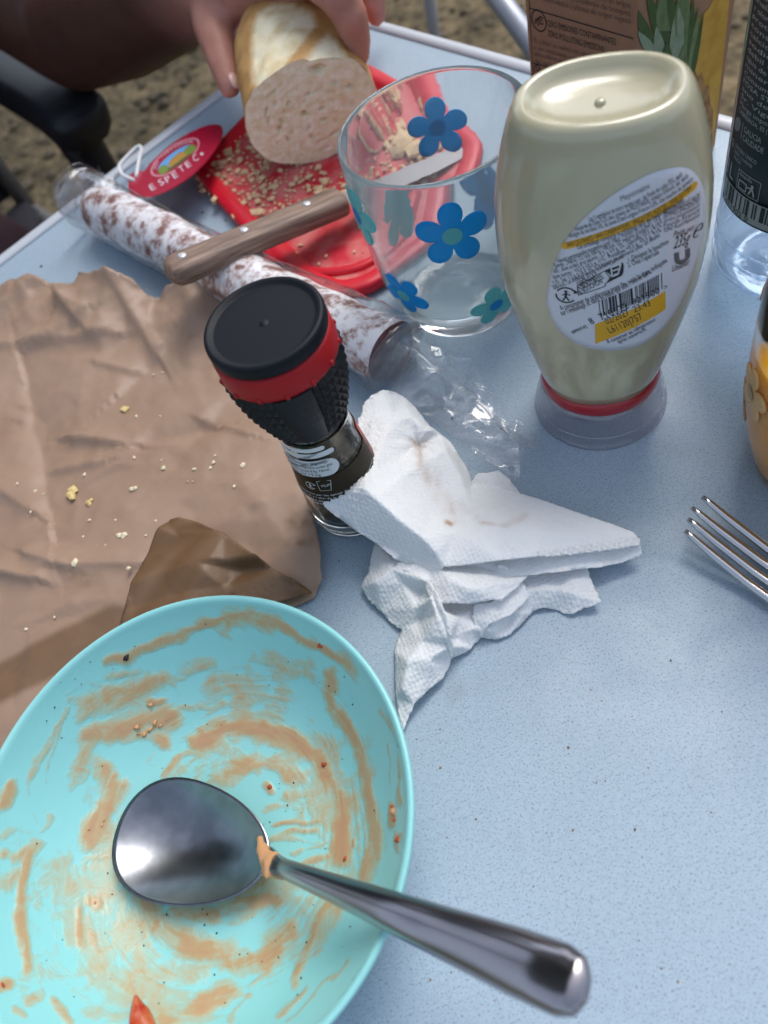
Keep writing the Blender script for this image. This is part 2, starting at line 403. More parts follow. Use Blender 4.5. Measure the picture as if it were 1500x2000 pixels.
# wiped smears and old scratches: they change the gloss and faintly the colour
n4 = N.new('ShaderNodeTexNoise'); n4.inputs['Scale'].default_value = 26; n4.inputs['Detail'].default_value = 7; n4.inputs['Distortion'].default_value = 1.2; L.new(tc.outputs['Object'], n4.inputs['Vector'])
rr4 = N.new('ShaderNodeMapRange'); rr4.inputs[1].default_value = .38; rr4.inputs[2].default_value = .66; rr4.inputs[3].default_value = .36; rr4.inputs[4].default_value = .55; L.new(n4.outputs[0], rr4.inputs[0]); L.new(rr4.outputs[0], b.inputs['Roughness'])
a4 = N.new('ShaderNodeAttribute'); a4.attribute_name = 'smudge'; mx4 = N.new('ShaderNodeMix'); mx4.data_type = 'RGBA'; mx4.inputs[7].default_value = (.16, .17, .18, 1)
q4 = N.new('ShaderNodeMath'); q4.operation = 'MULTIPLY'; L.new(a4.outputs['Fac'], q4.inputs[0]); L.new(n1.outputs[0], q4.inputs[1]); L.new(q4.outputs[0], mx4.inputs[0]); L.new(mx2.outputs[2], mx4.inputs[6]); L.new(mx4.outputs[2], b.inputs['Base Color'])
M['table_top'] = m
M['trim'] = mat('trim', (.50, .53, .57), .35, noise=(40, .3, (.5, .53, .58)))
table = thing('camping_table', 'pale blue-grey speckled folding camping table carrying the whole meal', 'table', tuple(tab(TW / 2, TL / 2, GZ)))
tl = np.array(table.location)
def rrect(a0, a1, b0, b1, r, n=8):
    out = []
    for ca, cb, s in ((a1 - r, b1 - r, 0), (a0 + r, b1 - r, 1), (a0 + r, b0 + r, 2), (a1 - r, b0 + r, 3)):
        for k in range(n + 1):
            t = math.pi / 2 * (s + k / n); out.append((ca + r * math.cos(t), cb + r * math.sin(t)))
    return out
ol = rrect(.004, TW - .004, .004, TL - .004, .022)
ga, gb_ = np.linspace(.004, TW - .004, 150), np.linspace(.004, TL - .004, 220)
V, Fc = [], []
def rc(a, b_):   # round the sheet's corners
    for ca, cb, sa, sb in ((.026, .026, -1, -1), (TW - .026, .026, 1, -1), (.026, TL - .026, -1, 1), (TW - .026, TL - .026, 1, 1)):
        if (a - ca) * sa > 0 and (b_ - cb) * sb > 0:
            r_ = math.hypot(a - ca, b_ - cb); m__ = max(abs(a - ca), abs(b_ - cb))
            if r_ > 0: a, b_ = ca + (a - ca) * m__ / r_, cb + (b_ - cb) * m__ / r_
    return a, b_
for z in (0, -.022):
    for b_ in gb_:
        for a in ga: p_ = rc(a, b_); V.append(tab(p_[0], p_[1], z) - tl)
na_, nb2 = len(ga), len(gb_); o2_ = na_ * nb2
for j in range(nb2 - 1):
    for i in range(na_ - 1):
        Fc.append((j * na_ + i, j * na_ + i + 1, (j + 1) * na_ + i + 1, (j + 1) * na_ + i))
loop_ = [i for i in range(na_)] + [j * na_ + na_ - 1 for j in range(1, nb2)] + [(nb2 - 1) * na_ + i for i in range(na_ - 2, -1, -1)] + [j * na_ for j in range(nb2 - 2, 0, -1)]
for i in range(len(loop_)): q, w = loop_[i], loop_[(i + 1) % len(loop_)]; Fc.append((q, w, w + o2_, q + o2_))
top_o = fix(mesh('tabletop', V, Fc, M['table_top'], table, smooth=False))
if top_o.data.polygons[0].normal.z < 0: top_o.data.flip_normals()
pt_ = proj(np.array(V) + tl); sm_ = np.zeros(len(V))
for (x, y, rx, ry, an, am) in ((905, 1348, 34, 7, -.45, 1.0), (890, 1335, 16, 5, -.5, .8), (700, 1290, 30, 10, .4, .4), (1330, 880, 60, 14, .2, .35), (1200, 1330, 90, 10, -.3, .25), (1000, 1640, 120, 9, .25, .25), (1380, 1500, 60, 7, -.6, .3), (1290, 1750, 80, 6, .1, .22), (620, 620, 30, 10, .3, .3), (150, 500, 60, 14, -.6, .3), (900, 700, 70, 10, .3, .25)):
    dx, dy = pt_[:, 0] - x, pt_[:, 1] - y; c_, s_ = math.cos(an), math.sin(an); sm_ = np.maximum(sm_, am * np.exp(-((dx * c_ + dy * s_) / rx) ** 2 - ((-dx * s_ + dy * c_) / ry) ** 2))
attr(top_o, 'smudge', sm_)
# raised rim running round the top, one piece per side
prof = [(-.0035, -.024), (-.0035, .0012), (-.001, .0026), (.0035, .0026), (.0065, .0008), (.0065, .0003), (.0006, .0003), (.0006, -.024)]
ol2 = rrect(.0, TW, .0, TL, .026, 8); kk = len(ol2); per = kk // 4
for s in range(4):
    idx = [(s * per + per // 2 + j) % kk for j in range(per + 1)]
    V, Fc = [], []
    for i in idx:
        p = np.array(ol2[i]); q0 = np.array(ol2[i - 1]); q1 = np.array(ol2[(i + 1) % kk]); t = (q1 - q0) / np.linalg.norm(q1 - q0); nn = np.array([-t[1], t[0]])
        for d, z in prof: a = p + nn * d; V.append(tab(a[0], a[1], z) - tl)
    w = len(prof)
    for j in range(len(idx) - 1):
        for q in range(w): Fc.append((j * w + q, j * w + (q + 1) % w, (j + 1) * w + (q + 1) % w, (j + 1) * w + q))
    fix(mesh('edge_trim', V, Fc, M['trim'], table))
for a in (.06, TW - .06):
    for b_ in (.07, TL - .07):
        V, Fc = tube([tab(a, b_, -.0225) - tl, tab(a, b_, -.35) - tl, tab(a, b_, GZ) - tl], .013, 12, up=(1, 0, 0))
        mesh('leg', V, Fc, M['alu'], table)

# ================================================================== CHAIR
M['chair_fabric'] = mat('chair_fabric', (.018, .018, .024), .9, bump=(700, .5, .001))
M['chair_tube'] = mat('chair_tube', (.20, .20, .21), .4, .5)
CD = EY; CRt = np.array([-EX[0], -EX[1]])            # the sitter faces the table; CRt is to the sitter's right
def ch(f, r, z): p = np.array(at(190, 250, -.06)[:2]) + CD * f + CRt * r; return np.array([p[0], p[1], z])
chair = thing('camping_chair', 'black camping chair with curved plastic armrest at the table corner', 'chair', tuple(ch(-.2, .27, GZ)))
cl = np.array(chair.location)
def arm_rest(r):
    P = spl([ch(-.46, r, -.055), ch(-.25, r, -.052), ch(-.10, r, -.054), ch(-.055, r, -.058), ch(-.022, r, -.070)], 26)
    w = np.concatenate([np.linspace(.024, .031, 20), [.0315, .032, .032, .031, .028, .020]])
    V, Fc = [], []
    T, A, B = frames(P)
    for i in range(len(P)):
        for k_ in range(16):
            a = 2 * math.pi * k_ / 16; ca, sa = math.cos(a), math.sin(a)
            V.append(P[i] + A[i] * w[i] * math.copysign(abs(ca) ** .45, ca) + B[i] * (.021 if i < 24 else .017) * math.copysign(abs(sa) ** .5, sa) - cl)
    for i in range(len(P) - 1):
        for k_ in range(16): Fc.append((i * 16 + k_, i * 16 + (k_ + 1) % 16, (i + 1) * 16 + (k_ + 1) % 16, (i + 1) * 16 + k_))
    Fc += [tuple(reversed(range(16))), tuple(range(len(V) - 16, len(V)))]
    fix(mesh('armrest', V, Fc, M['black_plastic'], chair))
    Q = spl([ch(-.05, r, -.07), ch(-.055, r, -.12), ch(-.05, r, -.28), ch(-.02, r, -.45)], 14)
    V, Fc = tube(Q - cl, .016, 10, up=(1, 0, 0)); mesh('arm_bracket', V, Fc, M['black_plastic'], chair)
    Q = spl([ch(-.14, r, -.07), ch(-.12, r, -.13), ch(-.06, r, -.28), ch(-.02, r, -.40)], 14)
    V, Fc = tube(Q - cl, .010, 10, up=(1, 0, 0)); mesh('arm_strut', V, Fc, M['black_plastic'], chair)
arm_rest(0); arm_rest(.54)
for r in (.02, .52):
    V, Fc = tube(np.array([ch(.0, r, -.42), ch(-.25, r, -.55), ch(-.45, r, GZ + .012)]) - cl, .012, 10); mesh('leg', V, Fc, M['chair_tube'], chair)
    V, Fc = tube(np.array([ch(-.44, r, -.30), ch(-.2, r, -.5), ch(.03, r, GZ + .012)]) - cl, .012, 10); mesh('leg', V, Fc, M['chair_tube'], chair)
    V, Fc = tube(np.array([ch(-.42, r, -.30), ch(-.47, r, -.05), ch(-.58, r, .30)]) - cl, .012, 10, up=(1, 0, 0)); mesh('back_frame', V, Fc, M['chair_tube'], chair)
    V, Fc = tube(np.array([ch(.03, r, -.275), ch(-.2, r, -.285), ch(-.44, r, -.30)]) - cl, .012, 10); mesh('seat_frame', V, Fc, M['chair_tube'], chair)
for nm, rows in (('seat', [(f, -.276 - .03 * math.sin(math.pi * (f + .42) / .45)) for f in np.linspace(-.42, .03, 9)]), ('backrest', [(-.43 - .15 * t - .03 * math.sin(math.pi * t), -.27 + .57 * t) for t in np.linspace(0, 1, 9)])):
    V = []
    for f, z in rows:
        for r in np.linspace(.02, .52, 9): V.append(ch(f - (0 if nm == 'seat' else .02 * math.sin(math.pi * (r - .02) / .5)), r, z - (.02 * math.sin(math.pi * (r - .02) / .5) if nm == 'seat' else 0)) - cl)
    o = mesh(nm, V, [(j * 9 + i, j * 9 + i + 1, j * 9 + i + 10, j * 9 + i + 9) for j in range(8) for i in range(8)], M['chair_fabric'], chair)
    md = o.modifiers.new('t', 'SOLIDIFY'); md.thickness = .004

# a second chair's pale tube beyond the far edge of the table
M['pale_tube'] = mat('pale_tube', (.42, .45, .50), .4, .3)
far = thing('folding_stand', 'pale grey metal tube frame standing beyond the far edge of the table', 'stand', tuple(at(1020, 60, GZ)))
fl = np.array(far.location)
p0, p1 = at(930, -60, -.16), at(1062, 118, -.16); d = p1 - p0; d /= np.linalg.norm(d); nrm = np.array([-d[1], d[0], 0])
if nrm[0] < 0: nrm = -nrm
Lc = .62; a0 = p0 - d * .30
def fc(s, t, z): q = a0 + d * s + nrm * t; return np.array([q[0], q[1], z])
for t in (0, .44):
    V, Fc = tube(np.array([fc(0, t, -.16), fc(.2, t, -.16), fc(Lc, t, -.16)]) - fl, .012, 10); mesh('rail', V, Fc, M['pale_tube'], far)
    for s in (0, Lc):
        V, Fc = tube(np.array([fc(s, t, -.165), fc(s + (.06 if s else -.06), t + .004, -.42), fc(s + (.12 if s else -.12), t + .008, GZ + .011)]) - fl, .010, 10); mesh('leg', V, Fc, M['pale_tube'], far)

# ================================================================== PERSON
m = mat('skin', (.40, .215, .15), .5, spec=.35, sss=.0)
N, L = nodes_of(m); b = N['Principled BSDF']
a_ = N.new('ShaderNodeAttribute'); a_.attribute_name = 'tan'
nn_ = N.new('ShaderNodeTexNoise'); nn_.inputs['Scale'].default_value = 60; nn_.inputs['Detail'].default_value = 5
tcx = N.new('ShaderNodeTexCoord'); L.new(tcx.outputs['Object'], nn_.inputs['Vector'])
mA = N.new('ShaderNodeMix'); mA.data_type = 'RGBA'; mA.inputs[6].default_value = (.50, .245, .185, 1); mA.inputs[7].default_value = (.088, .040, .028, 1)  # hand colour, then arm colour with its shade painted in
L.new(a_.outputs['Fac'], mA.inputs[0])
mB = N.new('ShaderNodeMix'); mB.data_type = 'RGBA'; mB.blend_type = 'MULTIPLY'; mB.inputs[0].default_value = .5
rr_ = N.new('ShaderNodeValToRGB'); rr_.color_ramp.elements[0].position = .3; rr_.color_ramp.elements[0].color = (.62, .52, .5, 1); rr_.color_ramp.elements[1].position = .65; rr_.color_ramp.elements[1].color = (1.05, 1.02, 1, 1)
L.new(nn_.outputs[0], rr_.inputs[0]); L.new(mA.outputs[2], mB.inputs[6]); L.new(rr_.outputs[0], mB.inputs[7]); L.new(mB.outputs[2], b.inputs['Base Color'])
b.inputs['Subsurface Weight'].default_value = .15; b.inputs['Subsurface Radius'].default_value = (1, .35, .2); b.inputs['Subsurface Scale'].default_value = .004
add_bump(m, 260, .25, .0008)
M['skin'] = m
def capsule_chain(P, R, n=18, seg=5):
    """tapered rounded limb through P with radii R"""
    P = [np.array(p, float) for p in P]; PP, RR = [], []
    for i in range(len(P) - 1):
        for s in range(seg): t = s / seg; PP.append(P[i] * (1 - t) + P[i + 1] * t); RR.append(R[i] * (1 - t) + R[i + 1] * t)
    PP.append(P[-1]); RR.append(R[-1]); d0 = PP[0] - PP[1]; d0 /= np.linalg.norm(d0); d1 = PP[-1] - PP[-2]; d1 /= np.linalg.norm(d1)
    A = [PP[0] + d0 * RR[0] * math.sin(a) for a in (1.45, 1.1, .6)]; RA = [RR[0] * math.cos(a) for a in (1.45, 1.1, .6)]
    Bq = [PP[-1] + d1 * RR[-1] * math.sin(a) for a in (.6, 1.1, 1.45)]; RB = [RR[-1] * math.cos(a) for a in (.6, 1.1, 1.45)]
    Q = np.array(A + PP + Bq); rad = RA + RR + RB
    t = Q[-1] - Q[0]; up = (0, 0, 1) if abs(t[2]) < .8 * np.linalg.norm(t) else (1, 0, 0)
    return tube(Q, rad, n, up)
def ell(c, s, R=None, n=20):
    V, Fc = lathe([(math.sin(a), -math.cos(a)) for a in np.linspace(.05, math.pi - .05, 12)], n)
    V = np.array(V) * np.array(s)
    if R is not None: V = V @ R.T
    return list(V + np.array(c)), Fc
body = []
Hc = ch(-.26, .29, -.19); up3 = np.array([0, 0, 1.])
L3 = np.array([-CRt[0], -CRt[1], 0]); D3 = np.array([CD[0], CD[1], 0])
chest = Hc + up3 * .36 + D3 * .03; neck = Hc + up3 * .56 + D3 * .06; head = Hc + up3 * .70 + D3 * .10
Rb = np.array([[L3[0], D3[0], 0], [L3[1], D3[1], 0], [0, 0, 1]])
body += [ell(Hc + up3 * .03, (.17, .12, .13), Rb), ell(Hc + up3 * .17, (.155, .11, .17), Rb), ell(chest, (.17, .115, .19), Rb)]
body += [capsule_chain([chest + up3 * .10, neck + up3 * .04], [.065, .058]), ell(head, (.076, .097, .118), Rb), ell(head + D3 * .095 - up3 * .02, (.014, .02, .022), Rb)]
for s in (-1, 1): body.append(ell(head + L3 * s * .077, (.01, .022, .03), Rb))
shL = chest + L3 * .175 + up3 * .13; elbow = at(140, 58, .005); wrist = at(425, -50, .078)
shR = chest - L3 * .175 + up3 * .13
body.append(capsule_chain([shL, elbow * .5 + shL * .5, elbow], [.062, .054, .050]))
fm = elbow * .62 + wrist * .38
body.append(capsule_chain([elbow, fm, wrist], [.051, .050, .031]))
elR = shR + np.array([-.0, -.02, -.26]) - L3 * .06; wrR = elR + D3 * .24 + L3 * .05 + up3 * .02
body.append(capsule_chain([shR, elR], [.058, .046])); body.append(capsule_chain([elR, wrR], [.046, .029])); body.append(ell(wrR + D3 * .07, (.04, .085, .022), Rb))
for s in (1, -1):
    hip = Hc + L3 * s * .10 - up3 * .02; knee = hip + D3 * .43 + L3 * s * .05 + up3 * .0; ank = knee - up3 * .40 - D3 * .04
    body.append(capsule_chain([hip, knee], [.090, .060])); body.append(capsule_chain([knee, (knee + ank) / 2 - D3 * .015, ank], [.058, .054, .036]))
    body.append(capsule_chain([ank - up3 * .05, ank + D3 * .16 - up3 * .065], [.036, .028]))
# the left hand on the bread: palm behind, thumb on the near side, fingers over the far side
palm = at(512, -78, .088)
body.append(capsule_chain([wrist, (wrist + palm) / 2, palm], [.031, .033, .034]))
body.append(capsule_chain([palm, at(585, -85, .098)], [.032, .024]))
thumb = [wrist * .4 + palm * .6, at(412, 32, .066), at(433, 112, .056), at(448, 168, .047)]
body.append(capsule_chain(thumb, [.024, .0155, .0112, .0088], 14))
idx = [palm, at(612, -62, .098), at(676, 8, .088), at(694, 62, .070), at(703, 110, .056)]
body.append(capsule_chain(idx, [.022, .0135, .0115, .0098, .0075], 14))
body.append(capsule_chain([palm, at(575, -58, .10), at(622, -36, .098), at(662, -2, .085)], [.02, .0115, .0105, .0088], 14))
body.append(capsule_chain([palm, at(620, -85, .10), at(700, -45, .085), at(726, -5, .062), at(735, 30, .045)], [.02, .0125, .011, .0095, .008], 14))
body.append(capsule_chain([palm, at(615, -125, .09), at(690, -100, .072), at(722, -70, .052), at(732, -40, .04)], [.019, .011, .0095, .0085, .007], 14))
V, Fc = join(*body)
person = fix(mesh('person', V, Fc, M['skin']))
person.data.remesh_voxel_size = .0042
rm = person.modifiers.new('remesh', 'REMESH'); rm.mode = 'VOXEL'; rm.voxel_size = .0042
sm = person.modifiers.new('smooth', 'SMOOTH'); sm.iterations = 5; sm.factor = .5
dg = bpy.context.evaluated_depsgraph_get(); dg.update()
me = bpy.data.meshes.new_from_object(person.evaluated_get(dg)); person.modifiers.clear(); person.data = me; me.name = 'person'
me.polygons.foreach_set('use_smooth', [True] * len(me.polygons))
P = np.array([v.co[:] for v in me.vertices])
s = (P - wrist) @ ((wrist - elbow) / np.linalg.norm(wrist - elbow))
attr(person, 'tan', 1 - sstep(-.07, .035, s) * (np.linalg.norm(P - wrist, axis=1) < .3))  # painted shade: full over arm and body, fading out towards the hand
tag(person, 'person in maroon shorts with one tanned arm stretched out, hand gripping the bread', 'person')
M['maroon'] = mat('maroon', (.045, .014, .022), .85, bump=(500, .4, .001)); M['shirt'] = mat('shirt', (.03, .03, .04), .9)
sh = [ell(Hc + up3 * .02, (.185, .135, .135), Rb)]
for s_ in (1, -1):
    hip = Hc + L3 * s_ * .10 - up3 * .02; sh.append(capsule_chain([hip, hip + D3 * .37 + L3 * s_ * .045], [.104, .086]))
o = fix(mesh('shorts', *join(*sh), M['maroon'], person)); rm = o.modifiers.new('remesh', 'REMESH'); rm.mode = 'VOXEL'; rm.voxel_size = .009; rm.use_smooth_shade = True
o = fix(mesh('shirt', *join(ell(Hc + up3 * .2, (.172, .128, .19), Rb), ell(chest, (.188, .132, .205), Rb), capsule_chain([shL, shL * .62 + elbow * .38], [.075, .068]), capsule_chain([shR, shR * .62 + elR * .38], [.072, .064])), M['shirt'], person))
rm = o.modifiers.new('remesh', 'REMESH'); rm.mode = 'VOXEL'; rm.voxel_size = .009; rm.use_smooth_shade = True
M['hair'] = mat('hair', (.02, .014, .01), .8, bump=(120, .9, .004))
o = fix(mesh('hair', *ell(head + up3 * .022 - D3 * .016, (.083, .098, .108), Rb), M['hair'], person))
M['nail'] = mat('nail', (.62, .38, .33), .25)
for c, dirv, sc in ((thumb, None, 1.0), (idx, None, .85)):
    tip, pr = c[-1], c[-2]; t = (tip - pr) / np.linalg.norm(tip - pr); q = CAM - tip; q /= np.linalg.norm(q); nrm_ = q - t * (q @ t); nrm_ /= np.linalg.norm(nrm_)
    side = np.cross(t, nrm_); nrm_ = nrm_ * .75 + side * (-.66 if c is thumb else .66); nrm_ /= np.linalg.norm(nrm_); side = np.cross(t, nrm_)
    R3 = np.c_[side, t, nrm_]
    mesh('fingernail', *ell(tip + nrm_ * .0066 * sc + t * .001, (.0048 * sc, .0068 * sc, .0022), R3), M['nail'], person)
# ================================================================== JUICE CARTON
M['kraft'] = mat('kraft', (.31, .165, .092), .75, noise=(160, .5, (.24, .135, .085)), bump=(300, .15, .0005))
M['carton_ink'] = mat('carton_ink', (.035, .03, .025), .6)
M['carton_grey'] = mat('carton_grey', (.14, .085, .06), .7)
Q0 = np.array([.1907, .317]); phi = math.radians(-71)
e1 = np.array([math.cos(phi), math.sin(phi)]); e2 = np.array([-e1[1], e1[0]])      # e1 along the kraft face, e2 along the fruit face
CW, CH = .0697, .192
carton = thing('juice_carton', 'tall brown kraft juice carton with a pineapple picture on one side', 'carton', (Q0[0], Q0[1], 0))
c0 = np.array([Q0[0], Q0[1], 0])
def cf(u, z, off=0.0):   # kraft face: u from the fold edge (0) to the left (negative)
    q = e1 * u - e2 * off; return np.array([q[0], q[1], z])
def cr(u, z, off=0.0):   # fruit face: u from the fold edge
    q = e2 * u + e1 * off; return np.array([q[0], q[1], z])
def chit(px, which):
    e = e1 if which == 'f' else e2; nn = np.array([e[1], -e[0], 0]); d = ray(*px); t = ((c0 - CAM) @ nn) / (d @ nn); p = CAM + d * t - c0
    return float(p[:2] @ e), float(p[2])
V = []
for z in (0.0005, CH):
    for u, w in ((0, 0), (-CW, 0), (-CW, CW), (0, CW)): q = e1 * u + e2 * w; V.append((q[0], q[1], z))
o = fix(mesh('box', V, [(0, 1, 5, 4), (1, 2, 6, 5), (2, 3, 7, 6), (3, 0, 4, 7), (3, 2, 1, 0)], M['kraft'], carton, smooth=False)); 
# gabled top with a screw cap
g = [cf(0, CH), cf(-CW, CH), cf(-CW, CH) + np.append(e2 * CW, 0), np.append(e2 * CW, CH)]
r0_, r1_ = np.append(e1 * 0 + e2 * CW / 2, CH + .03), np.append(e1 * -CW + e2 * CW / 2, CH + .03)
fix(mesh('gable', [*g, r0_, r1_, r0_ + np.array([0, 0, .012]), r1_ + np.array([0, 0, .012])], [(0, 1, 5, 4), (2, 3, 4, 5), (0, 4, 3), (1, 2, 5), (4, 5, 7, 6)], M['kraft'], carton, smooth=False))
V, Fc = lathe([(.014, 0), (.014, .012), (.0125, .0135), (0.0, .0135)], 28); q = np.append(-e1 * CW * .5 + e2 * CW * .22, CH + .0165)
o = mesh('screw_cap', V, Fc, mat('cap_green', (.05, .16, .05), .45), carton, loc=tuple(q)); o.rotation_euler = (0.0, 0, 0)
# kraft face print
pr = Print(); gr = Print()
def CT(p, body, a, b, h=None, squash=1.0): p.text(body, chit(a, 'f'), chit(b, 'f'), h, squash)
CT(pr, 'CERO EMISIONES CONTAMINANTES', (1069, 50), (1204, 88), .0031)
CT(pr, 'ZERO POLLUTING EMISSIONS', (1071, 70), (1181, 102), .0031)
pr.quadstrip(chit((1034, 15), 'f'), chit((1238, 75), 'f'), .0006)
pr.quadstrip(chit((1040, 122), 'f'), chit((1238, 176), 'f'), .0006)
pr.quadstrip(chit((1033, -20), 'f'), chit((1043, 170), 'f'), .0005)
for i, s in enumerate(['El cultivo se realiza con energia renovable', 'y sin emisiones contaminantes a la', 'atmosfera durante todo el proceso', 'de produccion en planta']):
    y = 82 + i * 13; CT(gr, s, (1044 if i else 1044, y), (1210 - 12 * (i % 2), y + 45), .0024)
for i, s in enumerate(['fruta exprimida directamente en origen', 'con envase procedente de bosques', 'controlados y plantas de origen vegetal']):
    y = -28 + i * 15; CT(gr, s, (1062, y), (1232, y + 44), .0026)
cc = chit((1053, 40), 'f'); pr.ring(cc, .0050, .0007)
for k in range(3): pr.ring((cc[0] - .001 + .0014 * k, cc[1] - .0014 + .001 * k), .0018, .0006, .3 * k, 3.6 + k, 10)
cc = chit((1058, 138), 'f')
for k in range(5): pr.ring((cc[0] + .0016 * (k - 2), cc[1] + .001 * math.sin(k * 2)), .0022, .0005, k, k + 4.2, 10)
pr.build('print', lambda u, v: cf(u, v, .0003), M['carton_ink'], carton)
gr.build('small_print', lambda u, v: cf(u, v, .0003), M['carton_grey'], carton)
# pineapple picture: leaves, flesh and skin as flat colour areas on the fruit face
def area(name, pts, m, off):
    q = [chit(p, 'r') for p in pts]
    return mesh(name, [cr(u, z, off) for u, z in q], [tuple(range(len(q)))], m, carton, smooth=False)
fl_y = mat('pineapple_flesh', (.52, .30, .045), .55, noise=(120, .8, (.40, .20, .025)))
fl_s = mat('pineapple_skin', (.20, .095, .035), .6, noise=(220, .9, (.40, .22, .07)))
lf = [mat('leaf_dark', (.035, .075, .018), .5, noise=(200, .6, (.06, .11, .03))), mat('leaf_pale', (.22, .29, .19), .5, noise=(200, .6, (.15, .21, .13))), mat('leaf_mid', (.13, .19, .08), .5, noise=(200, .6, (.05, .09, .03)))]
area('fruit_flesh', [(1348, 118), (1352, 60), (1366, 34), (1384, 16), (1398, -12), (1424, -60), (1424, 0), (1418, 60), (1408, 150), (1398, 235), (1386, 330), (1350, 330), (1345, 200)], fl_y, .0002)
area('fruit_skin', [(1345, 140), (1352, 128), (1362, 150), (1370, 140), (1376, 170), (1383, 165), (1386, 200), (1392, 215), (1388, 330), (1340, 330), (1335, 240)], fl_s, .0004)
rl = random.Random(5)
def leaf(bx, by, tx, ty, w, m, off):
    d = np.array([tx - bx, ty - by], float); Ln = np.linalg.norm(d); d /= Ln; nn = np.array([-d[1], d[0]])
    prof_ = [(0, .7), (.2, 1), (.45, .92), (.7, .62), (.88, .28)]
    L_ = [np.array([bx, by]) + d * Ln * t + nn * w * s for t, s in prof_]; R_ = [np.array([bx, by]) + d * Ln * t - nn * w * s for t, s in prof_]
    area('leaf_print', [tuple(p) for p in L_] + [(tx, ty)] + [tuple(p) for p in reversed(R_)], m, off)
k = 0
for bx, by, tx, ty, w, mi in ((1270, 96, 1244, 18, 13, 0), (1272, 100, 1244, 60, 10, 1), (1300, 90, 1262, -16, 15, 0), (1290, 120, 1280, 50, 12, 1), (1296, 60, 1292, -30, 16, 2), (1330, 80, 1300, -20, 15, 0),
                             (1318, 118, 1316, 30, 12, 1), (1326, 70, 1330, -40, 12, 2), (1336, 110, 1322, 10, 10, 1), (1342, 110, 1340, -20, 8, 2), (1346, 120, 1352, -10, 8, 0), (1344, 140, 1364, 8, 6, 2), (1350, 140, 1372, 20, 5, 0), (1300, 140, 1300, 80, 12, 0), (1328, 150, 1334, 84, 10, 2)):
    k += 1; leaf(bx, by, tx, ty, w, lf[mi], .0004 + k * .00004)

# ================================================================== WATER BOTTLE
M['pet'] = film_mat('pet', (.80, .90, 1.0), .3, .05, .14, bump=(40, .3, .003))
M['water_label'] = mat('water_label', (.006, .022, .018), .45)
M['water_ink'] = mat('water_ink', (.30, .36, .36), .5)
M['blue_cap'] = mat('blue_cap', (.02, .10, .35), .4)
WB = np.array([.2355, .2395, 0.0]); WR = .038
wbottle = thing('water_bottle', 'clear plastic litre water bottle with a dark green label, at the right edge', 'bottle', tuple(WB))
prof = [(.0, .004), (.018, .004), (.026, .0005), (.031, .002), (.0355, .008), (.0378, .018), (.038, .03), (.038, .175), (.037, .19), (.030, .215), (.018, .240), (.0135, .250), (.0132, .262), (0, .262)]
o = fix(mesh('bottle_body', *lathe(prof, 72, False), M['pet'], wbottle))
for z in (.012, .022, .030):    # moulded grip rings near the foot
    V, Fc = tube([(.0379 * math.cos(a), .0379 * math.sin(a), z + .0 * a) for a in np.linspace(0, 2 * math.pi, 73)], .0007, 6); mesh('moulded_ring', V, Fc, M['pet'], wbottle)
mesh('bottle_cap', *lathe([(.015, .250), (.0152, .268), (.0135, .2695), (0, .2695)], 32, False), M['blue_cap'], wbottle)
def whit(px):
    d = ray(*px); o_ = CAM - WB; a = d[0] ** 2 + d[1] ** 2; b_ = 2 * (o_[0] * d[0] + o_[1] * d[1]); c_ = o_[0] ** 2 + o_[1] ** 2 - (WR + .0004) ** 2
    D = b_ * b_ - 4 * a * c_
    t = (-b_ - math.sqrt(max(D, 0))) / (2 * a); p = o_ + d * t
    ang = math.atan2(p[1], p[0]); ref = math.atan2(-WB[1], -WB[0]); da = (ang - ref + math.pi) % (2 * math.pi) - math.pi
    return da * WR, p[2]
def wpos(u, z, off=0.0004): a = u / WR + math.atan2(-WB[1], -WB[0]); return np.array([(WR + off) * math.cos(a), (WR + off) * math.sin(a), z])
uL, zB = whit((1411, 382))
zT = .172; uR = uL + .085
nu, nv = 30, 4
V = [wpos(uL + (uR - uL) * i / nu, zB + (zT - zB) * j / nv) for j in range(nv + 1) for i in range(nu + 1)]
lab = fix(mesh('label', V, [(j * (nu + 1) + i, j * (nu + 1) + i + 1, (j + 1) * (nu + 1) + i + 1, (j + 1) * (nu + 1) + i) for j in range(nv) for i in range(nu)], M['water_label'], wbottle))
md = lab.modifiers.new('t', 'SOLIDIFY'); md.thickness = .00015; md.offset = -1
wp = Print(); 
def WT(body, u0, z, w, h): wp.text(body, (uL + u0, zB + z), (uL + u0 + w, zB + z), h)
wp.text('1L', (uL + .0022, zB + .0142), (uL + .0088, zB + .0142), .0075)
wp.patch((uL + .0012, zB + .0012), (uL + .062, zB + .0012), (uL + .062, zB + .0122), (uL + .0012, zB + .0122), 40, 2)
wb2 = Print(); wb2.bars((uL + .0052, zB + .0042), (.05, 0), (0, .0076), 3, 75)
wb2.text('8', (uL + .0016, zB + .0016), (uL + .0032, zB + .0016), .0024); wb2.text('411902 0', (uL + .0058, zB + .0014), (uL + .0225, zB + .0014), .0028)
x0, z0 = uL + .0125, zB + .0135
wp.loop([(x0, z0), (x0 + .013, z0), (x0 + .013, z0 + .0088), (x0, z0 + .0088)], .0003)
wp.loop([(x0 + .0012, z0 + .001), (x0 + .006, z0 + .001), (x0 + .006, z0 + .0045), (x0 + .0012, z0 + .0045)], .0006)
wp.disc((x0 + .0092, z0 + .0052), .0008); wp.quadstrip((x0 + .0092, z0 + .0044), (x0 + .0078, z0 + .001), .0008); wp.quadstrip((x0 + .0092, z0 + .0044), (x0 + .0108, z0 + .001), .0008); wp.quadstrip((x0 + .0065, z0 + .0035), (x0 + .0092, z0 + .0044), .0006)
wp.text('Amarillo', (x0 + .0008, z0 + .0066), (x0 + .0085, z0 + .0066), .0018)
